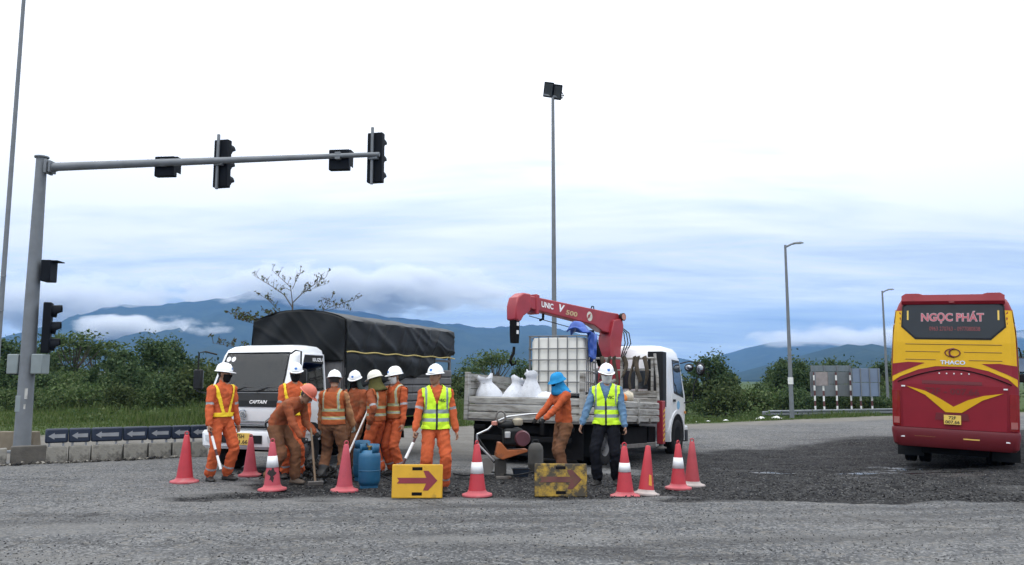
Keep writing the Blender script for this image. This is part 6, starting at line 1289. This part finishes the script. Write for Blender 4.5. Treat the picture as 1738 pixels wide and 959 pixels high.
# ================================================================= cones
K_red = mat('faded_red_cone', (0.44, 0.032, 0.046), 0.6, 0, 0.12, 6, 0.34, (0.17, 0.03, 0.032), 3); K_pink = mat('bleached_pink_cone', (0.43, 0.062, 0.085), 0.65, 0, 0.14, 6, 0.36, (0.19, 0.04, 0.045), 3)
K_band = mat('scuffed_white_band', (0.72, 0.73, 0.74), 0.5, 0, 0.05, 6, 0.15, (0.25, 0.12, 0.12), 6); K_base = mat('scuffed_cone_base', (0.42, 0.085, 0.10), 0.75, 0, 0.15, 6, 0.3, (0.36, 0.26, 0.24), 4); K_grey = mat('dusty_cone_base', (0.40, 0.35, 0.33), 0.8, 0, 0.2, 6, 0.3, (0.3, 0.12, 0.12), 4)
def cone(label, px, py, h, m, band=None, base=K_base, tilt=0, ring=True, sticker=False, soot=False):
    p = gp(px, py); p.y += .19; p.x = at(px, p.y)[0]; o = thing('traffic_cone', label, 'traffic cone', (p.x, p.y, float(ground_z(p.x, p.y)) + .004), (R(tilt * .4 + (px % 5 - 2) * .7), R(tilt + (px % 3 - 1) * .8), px * .7), 'red traffic cones around the works'); s_ = h / .70
    hb = h - (.055 if ring else 0); r0, r1 = .115 * s_, .036 * s_
    def rr2(z): return r0 + (r1 - r0) * ((z - .045) / (hb - .045))
    mk('base', B().lathe([(.19 * s_, 0), (.195 * s_, .012), (.19 * s_, .028), (.15 * s_, .040), (.125 * s_, .055), (.117 * s_, .075)], 28), base, o, smooth=40)
    mk('shell', B().lathe([(rr2(.045), .045), (rr2(hb * .35), hb * .35), (rr2(hb * .7), hb * .7), (r1, hb - .01), (r1 * .8, hb), (r1 * .4, hb + .004)], 28), m, o, smooth=50)
    if band: mk('band', B().lathe([(rr2(hb * band[0]) + .003, hb * band[0]), (rr2(hb * band[1]) + .003, hb * band[1])], 28, cap=False), K_band, o, smooth=50, solid=.003)
    if soot: mk('soot_mark', B().patch([(.07 * math.cos(t) * (.7 + .35 * math.sin(3 * t) + .2 * math.sin(7 * t)), .22 + .085 * math.sin(t) * (1 + .25 * math.cos(5 * t))) for t in np.linspace(0, 6.1, 30)], lambda u, v: Vector((math.sin(u / .1) * (rr2(v) + .003), -math.cos(u / .1) * (rr2(v) + .003), v)), .03), mat('soot', (.03, .02, .02), .9), o, rot=(0, 0, -px * .7 + .2), smooth=0)
    if sticker: mk('sticker', B().patch([(-.02, .14), (.03, .13), (.03, .27), (-.015, .28)], lambda u, v: Vector((math.sin(u / .1) * (rr2(v) + .004), -math.cos(u / .1) * (rr2(v) + .004), v)), .03), mat('amber_sticker', (.7, .30, .04), .5), o, rot=(0, 0, -px * .7 + .35), smooth=0)
    if ring: mk('ring', B().tube([(.026 * s_ * math.cos(t), 0, hb + .022 * s_ + .026 * s_ * math.sin(t)) for t in np.linspace(0, 2 * math.pi, 18)], .0085 * s_, 7), m, o, smooth=60, rot=(0, 0, -px * .7 + (px % 7) * .15))
    return o
cone('plain faded red cone beside the flagman in the yellow harness', 323, 822, .745, K_red)
cone('plain faded pink cone standing before the white lorry bumper', 432, 811, .655, K_pink)
cone('soot-marked cone with white band next to the bending worker', 470, 834, .71, K_pink, (.48, .72), soot=True)
cone('tall plain pink cone beside the blue gas cylinder', 590, 836, .69, K_pink)
cone('bright red cone with clean white band standing alone between the two arrow boards', 811, 845, .72, K_red, (.44, .66))
cone('red cone with torn white band beside the worker in the blue shirt', 1057, 841, .72, K_red, (.50, .68), tilt=0)
cone('leaning ringless red cone with an amber sticker', 1092, 838, .66, K_red, ring=False, sticker=True, base=K_grey, tilt=-4)
cone('red cone with chipped white band before the crane lorry wheel', 1146, 828, .69, K_red, (.46, .70))
cone('plain dark red cone with dusty grey base behind the banded one', 1169, 822, .70, mat('dull_red_cone', (.36, .045, .055), .6, 0, .12, 6, .3, (.2, .04, .04)), base=K_grey)
# ================================================================= arrow boards
B_yel = mat('yellow_board', (0.58, 0.32, 0.012), 0.5, 0, 0.08, 5, 0.25, (0.16, 0.10, 0.02), 7); B_dirty = mat('grimy_yellow_board', (0.55, 0.34, 0.03), 0.7, 0, 0.3, 6, 0.74, (0.05, 0.04, 0.025), 6); B_mar = mat('maroon_arrow', (0.20, 0.018, 0.03), 0.55, 0, 0.1); B_mar2 = mat('grimy_maroon_arrow', (0.11, 0.035, 0.03), 0.7, 0, 0.3, 6, 0.4, (0.10, 0.07, 0.02), 5)
def arrow_board(label, px0, px1, py0, py1, my, ma, rz):
    p = gp((px0 + px1) / 2, py1); sc_ = p.y / FPX; w_ = (px1 - px0) * sc_ * .99; h = (py1 - py0) * sc_; o = thing('arrow_board', label, 'sign', (p.x, p.y, float(ground_z(p.x, p.y)) + .005), (R(-7), 0, R(rz)), 'yellow arrow boards')
    b = B(); hx, t_ = w_ / 2, .05
    b.box((0, 0, .05), (w_, t_, .10)); b.box((0, 0, h - .035), (w_, t_, .07)); b.box((0, .004, h / 2 + .008), (w_ - .001, t_ - .01, h - .165))
    fr_ = mk('board', B().prism([(-hx, 0), (hx, 0), (hx, h), (-hx, h)], lambda u, v, d: Vector((u, d, v)), -t_ / 2, t_ / 2), my, o, bevel=.012)
    for z, xx in ((h - .055, 0.0), (.055, 0.0)): mk('hand_slot', B().box((xx, -t_ / 2 - .001, z), (.13, .006, .04)), V_under, fr_, bevel=.012)
    a = w_ * .40; mz = h * .52; q = h * .085
    mk('arrow', B().prism([(-a, q), (-a + .03, 0), (-a, -q), (a * .45, -q), (a * .30, -h * .29), (a * .55, -h * .29), (a, 0), (a * .55, h * .29), (a * .30, h * .29), (a * .45, q)], lambda u, v, d: Vector((u, -t_ / 2 - d, mz + v)), 0, .004), ma, o, smooth=0)
    for k in range(2):
        lg = B().tube([((-1 if k else 1) * hx * .8, t_ / 2, h - .04), ((-1 if k else 1) * hx * .8, .32, .0)], .012, 6); mk('stay', lg, V_under, o)
    return o
arrow_board('clean yellow board with dark red arrow before the baton holder', 665, 750, 792, 847, B_yel, B_mar, 0)
arrow_board('grimy yellow board with faded red arrow before the road cutter', 908, 996, 788, 842, B_dirty, B_mar2, -2)
# ================================================================= gas cylinders, batons, shovel, road cutter
G_blue = mat('blue_cylinder_paint', (0.012, 0.10, 0.20), 0.5, 0, 0.12, 5, 0.2, (0.03, 0.07, 0.11), 4)
def cylinder(label, px, py, h, r, rz):
    p = gp(px, py); p.y += r; o = thing('gas_cylinder', label, 'gas cylinder', (p.x, p.y, float(ground_z(p.x, p.y)) + .004), (0, 0, rz), 'blue gas cylinders')
    mk('foot_ring', B().lathe([(r * .82, 0), (r * .84, .06), (r * .80, .06), (r * .78, 0)], 24, cap=False), G_blue, o); mk('shell', B().lathe([(r * .5, .035), (r * .88, .06), (r, .12), (r, h * .72), (r * .93, h * .80), (r * .6, h * .86), (r * .2, h * .87)], 32), G_blue, o, smooth=50)
    mk('weld_seam', B().lathe([(r + .001, h * .41), (r + .006, h * .42), (r + .001, h * .43)], 32, cap=False), G_blue, o); a0 = [R(t) for t in range(35, 326, 15)]
    mk('collar', B().loft([[Vector((r * .86 * math.cos(t), r * .86 * math.sin(t), z)) for t in a0] for z in (h * .80, h)], closed=False), G_blue, o, solid=.006, smooth=50)
    mk('valve', B().lathe([(.022, h * .86), (.022, h * .93), (.04, h * .935), (.04, h * .96)], 12), mat('brass', (.35, .22, .06), .4, .7), o); return o
cylinder('blue gas cylinder standing next to the pink cone', 623, 830, .62, .155, R(-100))
cylinder('second blue gas cylinder half hidden behind the first', 612, 815, .60, .145, R(20))
mk('hose', B().tube([(0, 0, .56), (-.1, -.08, .62), (-.18, -.1, .45), (-.25, 0, .2), (-.5, .25, .02)], .012, 6), V_blk, bpy.data.objects['gas_cylinder'], smooth=60)
K_wb = mat('white_baton', (.80, .80, .80), .4); K_rb = mat('dark_baton_band', (.07, .02, .02), .5)
def baton(label, hand, aim, ln):
    c, d, nn_, ww_ = hand; dr = Vector(aim).normalized(); p0 = c - dr * .06; o = thing('traffic_baton', label, 'baton', p0); k = 0; u = 0.0
    for seg, m_, r_, nm in ((.14, K_rb, .016, 'grip'), (.22 * ln, K_wb, .019, 'white_section'), (.10 * ln, K_rb, .018, 'dark_section'), (.22 * ln, K_wb, .019, 'white_section')):
        mk(nm, B().tube([dr * u, dr * (u + seg)], r_, 10), m_, o, smooth=50); u += seg
    return o
baton('white and dark traffic baton in the hand of the worker with the yellow harness', pa[1][-1], (.34, -.15, -.9), .95)
baton('white and dark traffic baton held above the clean arrow board', ph[1][-1], (-.38, -.25, -.85), 1.05)
def tool(name, label, cat, p0, p1, m_, head=None):
    o = thing(name, label, cat, p1); p0, p1 = Vector(p0), Vector(p1); mk('shaft', B().tube([p0 - p1, Vector((0, 0, 0))], .016, 8), m_, o, smooth=50)
    if head: head(o, (p1 - p0).normalized())
    return o
M_wood = mat('worn_wood', (.20, .14, .09), .8)
hr1 = pc[1][-1][0]; hl1 = pc[1][1][0]
def rake(o, d): mk('blade', B().box((0, 0, .02), (.22, .03, .06)), V_rust, o, bevel=.006, rot=(R(15), 0, .5))
dd = (hl1 - hr1); s0 = hl1.lerp(hr1, .5) ; foot_ = Vector((s0.x + .10, s0.y - .12, .03)); ax = (s0 - foot_).normalized()
tool('asphalt_rake', 'rake with worn wooden shaft in the bending worker hands', 'rake', s0 + ax * .16, foot_, M_wood, rake)
hF = pf[1][-1][0]; tool('pale_rod', 'long pale rod reaching from the vest group down to the asphalt', 'rod', hF + Vector((.05, 0, .25)), (hF.x - .35, hF.y - .5, .02), K_wb)
# asphalt heap
n = 900; a_ = rng.random(n) * 6.283; r_ = np.abs(rng.normal(size=n)) * .42; hx_, hy_ = gx(527, 806)
xx = hx_ + r_ * np.cos(a_) * 1.5; yy = hy_ + r_ * np.sin(a_) * .7; zf = lambda x, y: ground_z(x, y) + .20 * np.exp(-((x - hx_) / .55) ** 2 - ((y - hy_) / .3) ** 2)
hp_ = stones('asphalt_heap', xx, yy, .015 + .045 * rng.random(n) ** 2, island_mat('fresh_asphalt', [(.012, .012, .013), (.022, .022, .022), (.035, .034, .033), (.06, .058, .055)], .8), .2, zf); setp(hp_, 'heap of fresh black asphalt lumps at the feet of the crew', 'asphalt', kind='stuff')
# road cutter: frame, engine, orange guard, blade, wheels, handle toward the operator
q_ = gp(862, 806); rc = thing('road_cutter', 'orange engine-driven road cutter with long handle bar before the crane lorry', 'road cutter', (q_.x, q_.y, float(ground_z(q_.x, q_.y))), (0, 0, R(6)))
O_or = mat('cutter_orange', (.36, .10, .025), .55, 0, .12, 5, .4, (.07, .04, .025), 5); O_st = mat('bare_steel_bar', (.55, .56, .57), .3, .7, .1)
mk('guard', B().prism([(-.21, .36), (-.17, .58), (-.12, .58), (-.02, .46), (.30, .47), (.30, .43), (-.10, .31)], lambda u, v, d: Vector((u, d, v)), -.17, .10), O_or, rc, bevel=.012)
eng = mk('engine', B().box((.08, .02, .66), (.32, .30, .28)), V_blk, rc, bevel=.05); mk('flywheel_cover', B().tube([(.22, -.12, .64), (.22, -.22, .64)], [.13, .11], 18), mat('dull_maroon', (.10, .03, .04), .5), eng); mk('air_filter', B().lathe([(.07, .84), (.085, .86), (.085, .93), (.05, .96)], 16, 0, (.16, .02, 0)), mat('pale_plastic', (.38, .34, .26), .6), eng)
mk('carburettor', B().box((-.02, -.15, .70), (.09, .06, .10)), mat('alloy', (.5, .5, .5), .4, .5), eng, bevel=.01); mk('fuel_tank', B().ball((-.02, .05, .85), (.16, .13, .08), 16), V_blk, eng); mk('fuel_cap', B().lathe([(.05, .90), (.05, .95), (.03, .96)], 14, 0, (-.22, -.02, -.05)), mat('cap_pink', (.5, .2, .15), .5), eng)
b = B(); b.tube([(-.50, 0, .70), (-.32, 0, .78), (-.20, 0, .90), (.0, 0, .98), (.35, 0, 1.02), (.62, 0, 1.03)], .016, 8); b.tube([(-.50, .0, .70), (-.50, 0, .60), (-.46, 0, .52), (-.22, 0, .28)], .018, 8); mk('handle_bar', b, O_st, rc, smooth=60)
mk('frame_strut', B().tube([(-.50, .16, .66), (-.20, .16, .24)], .02, 8), V_blk, rc); mk('hand_wheel', B().tube([(-.12 + .075 * math.cos(t), -.04, .98 + .09 * math.sin(t)) for t in np.linspace(0, 6.28, 20)], .016, 7), V_rust, rc, smooth=60)
mk('rammer_leg', B().loft([rring(.09, -.10, .08, .03, z, 3) for z in (.06, .30)]), mat('rubber_bellows', (.035, .033, .03), .8, dirt=.4, dcol=(.1, .09, .08)), rc, loc=(-.12, 0, 0)); mk('foot_plate', B().box((-.08, -.02, .03), (.24, .28, .05)), V_rust, rc, bevel=.012)
bl = mk('blade', B().tube([(-.36, -.04, .20), (-.36, .0, .20)], .13, 22), V_rust, rc); 
for q in (-1, 1): mk('frame_rail', B().box((.05, q * .13, .40), (.52, .04, .05)), V_blk, rc)
q_ = gp(920, 800); dm = thing('steel_drum', 'grey dented drum lying behind the grimy arrow board', 'drum', (q_.x - .1, q_.y + .2, float(ground_z(q_.x, q_.y))), (0, 0, .3)); mk('shell', B().lathe([(.12, 0), (.13, .02), (.13, .14), (.135, .16), (.13, .18), (.13, .38), (.115, .45), (.07, .50)], 26), mat('dented_grey', (.065, .063, .058), .7, .1, .25, 5, .3), dm, smooth=40); mk('grip', B().tube([(-.06, 0, .49), (-.04, 0, .55), (.04, 0, .55), (.06, 0, .49)], .012, 6), V_blk, dm)
q_ = gp(884, 804); bk = thing('tool_tray', 'small dark tray standing beside the steel drum', 'tray', (q_.x, q_.y + .08, float(ground_z(q_.x, q_.y))), (0, 0, .1)); mk('tub', B().loft([rring(w_, -d_, d_, .02, z, 3) for z, w_, d_ in ((0, .11, .08), (.13, .14, .10), (.135, .13, .09), (.02, .10, .07))]), mat('dark_blue_plastic', (.02, .03, .05), .5), bk); mk('rim', B().tube([*rring(.14, -.10, .10, .02, .13, 3), rring(.14, -.10, .10, .02, .13, 3)[0]], .008, 6), V_blk, bk)
ho_ = mk('ground_hose', B().tube([(gp(770 + 9 * k, 806 + 3 * math.sin(k * .7)).x, gp(770 + 9 * k, 806 + 3 * math.sin(k * .7)).y, .02) for k in range(16)], .014, 6), V_blk, None, smooth=60); setp(ho_, 'black hose lying on the ground from the road cutter', 'hose')
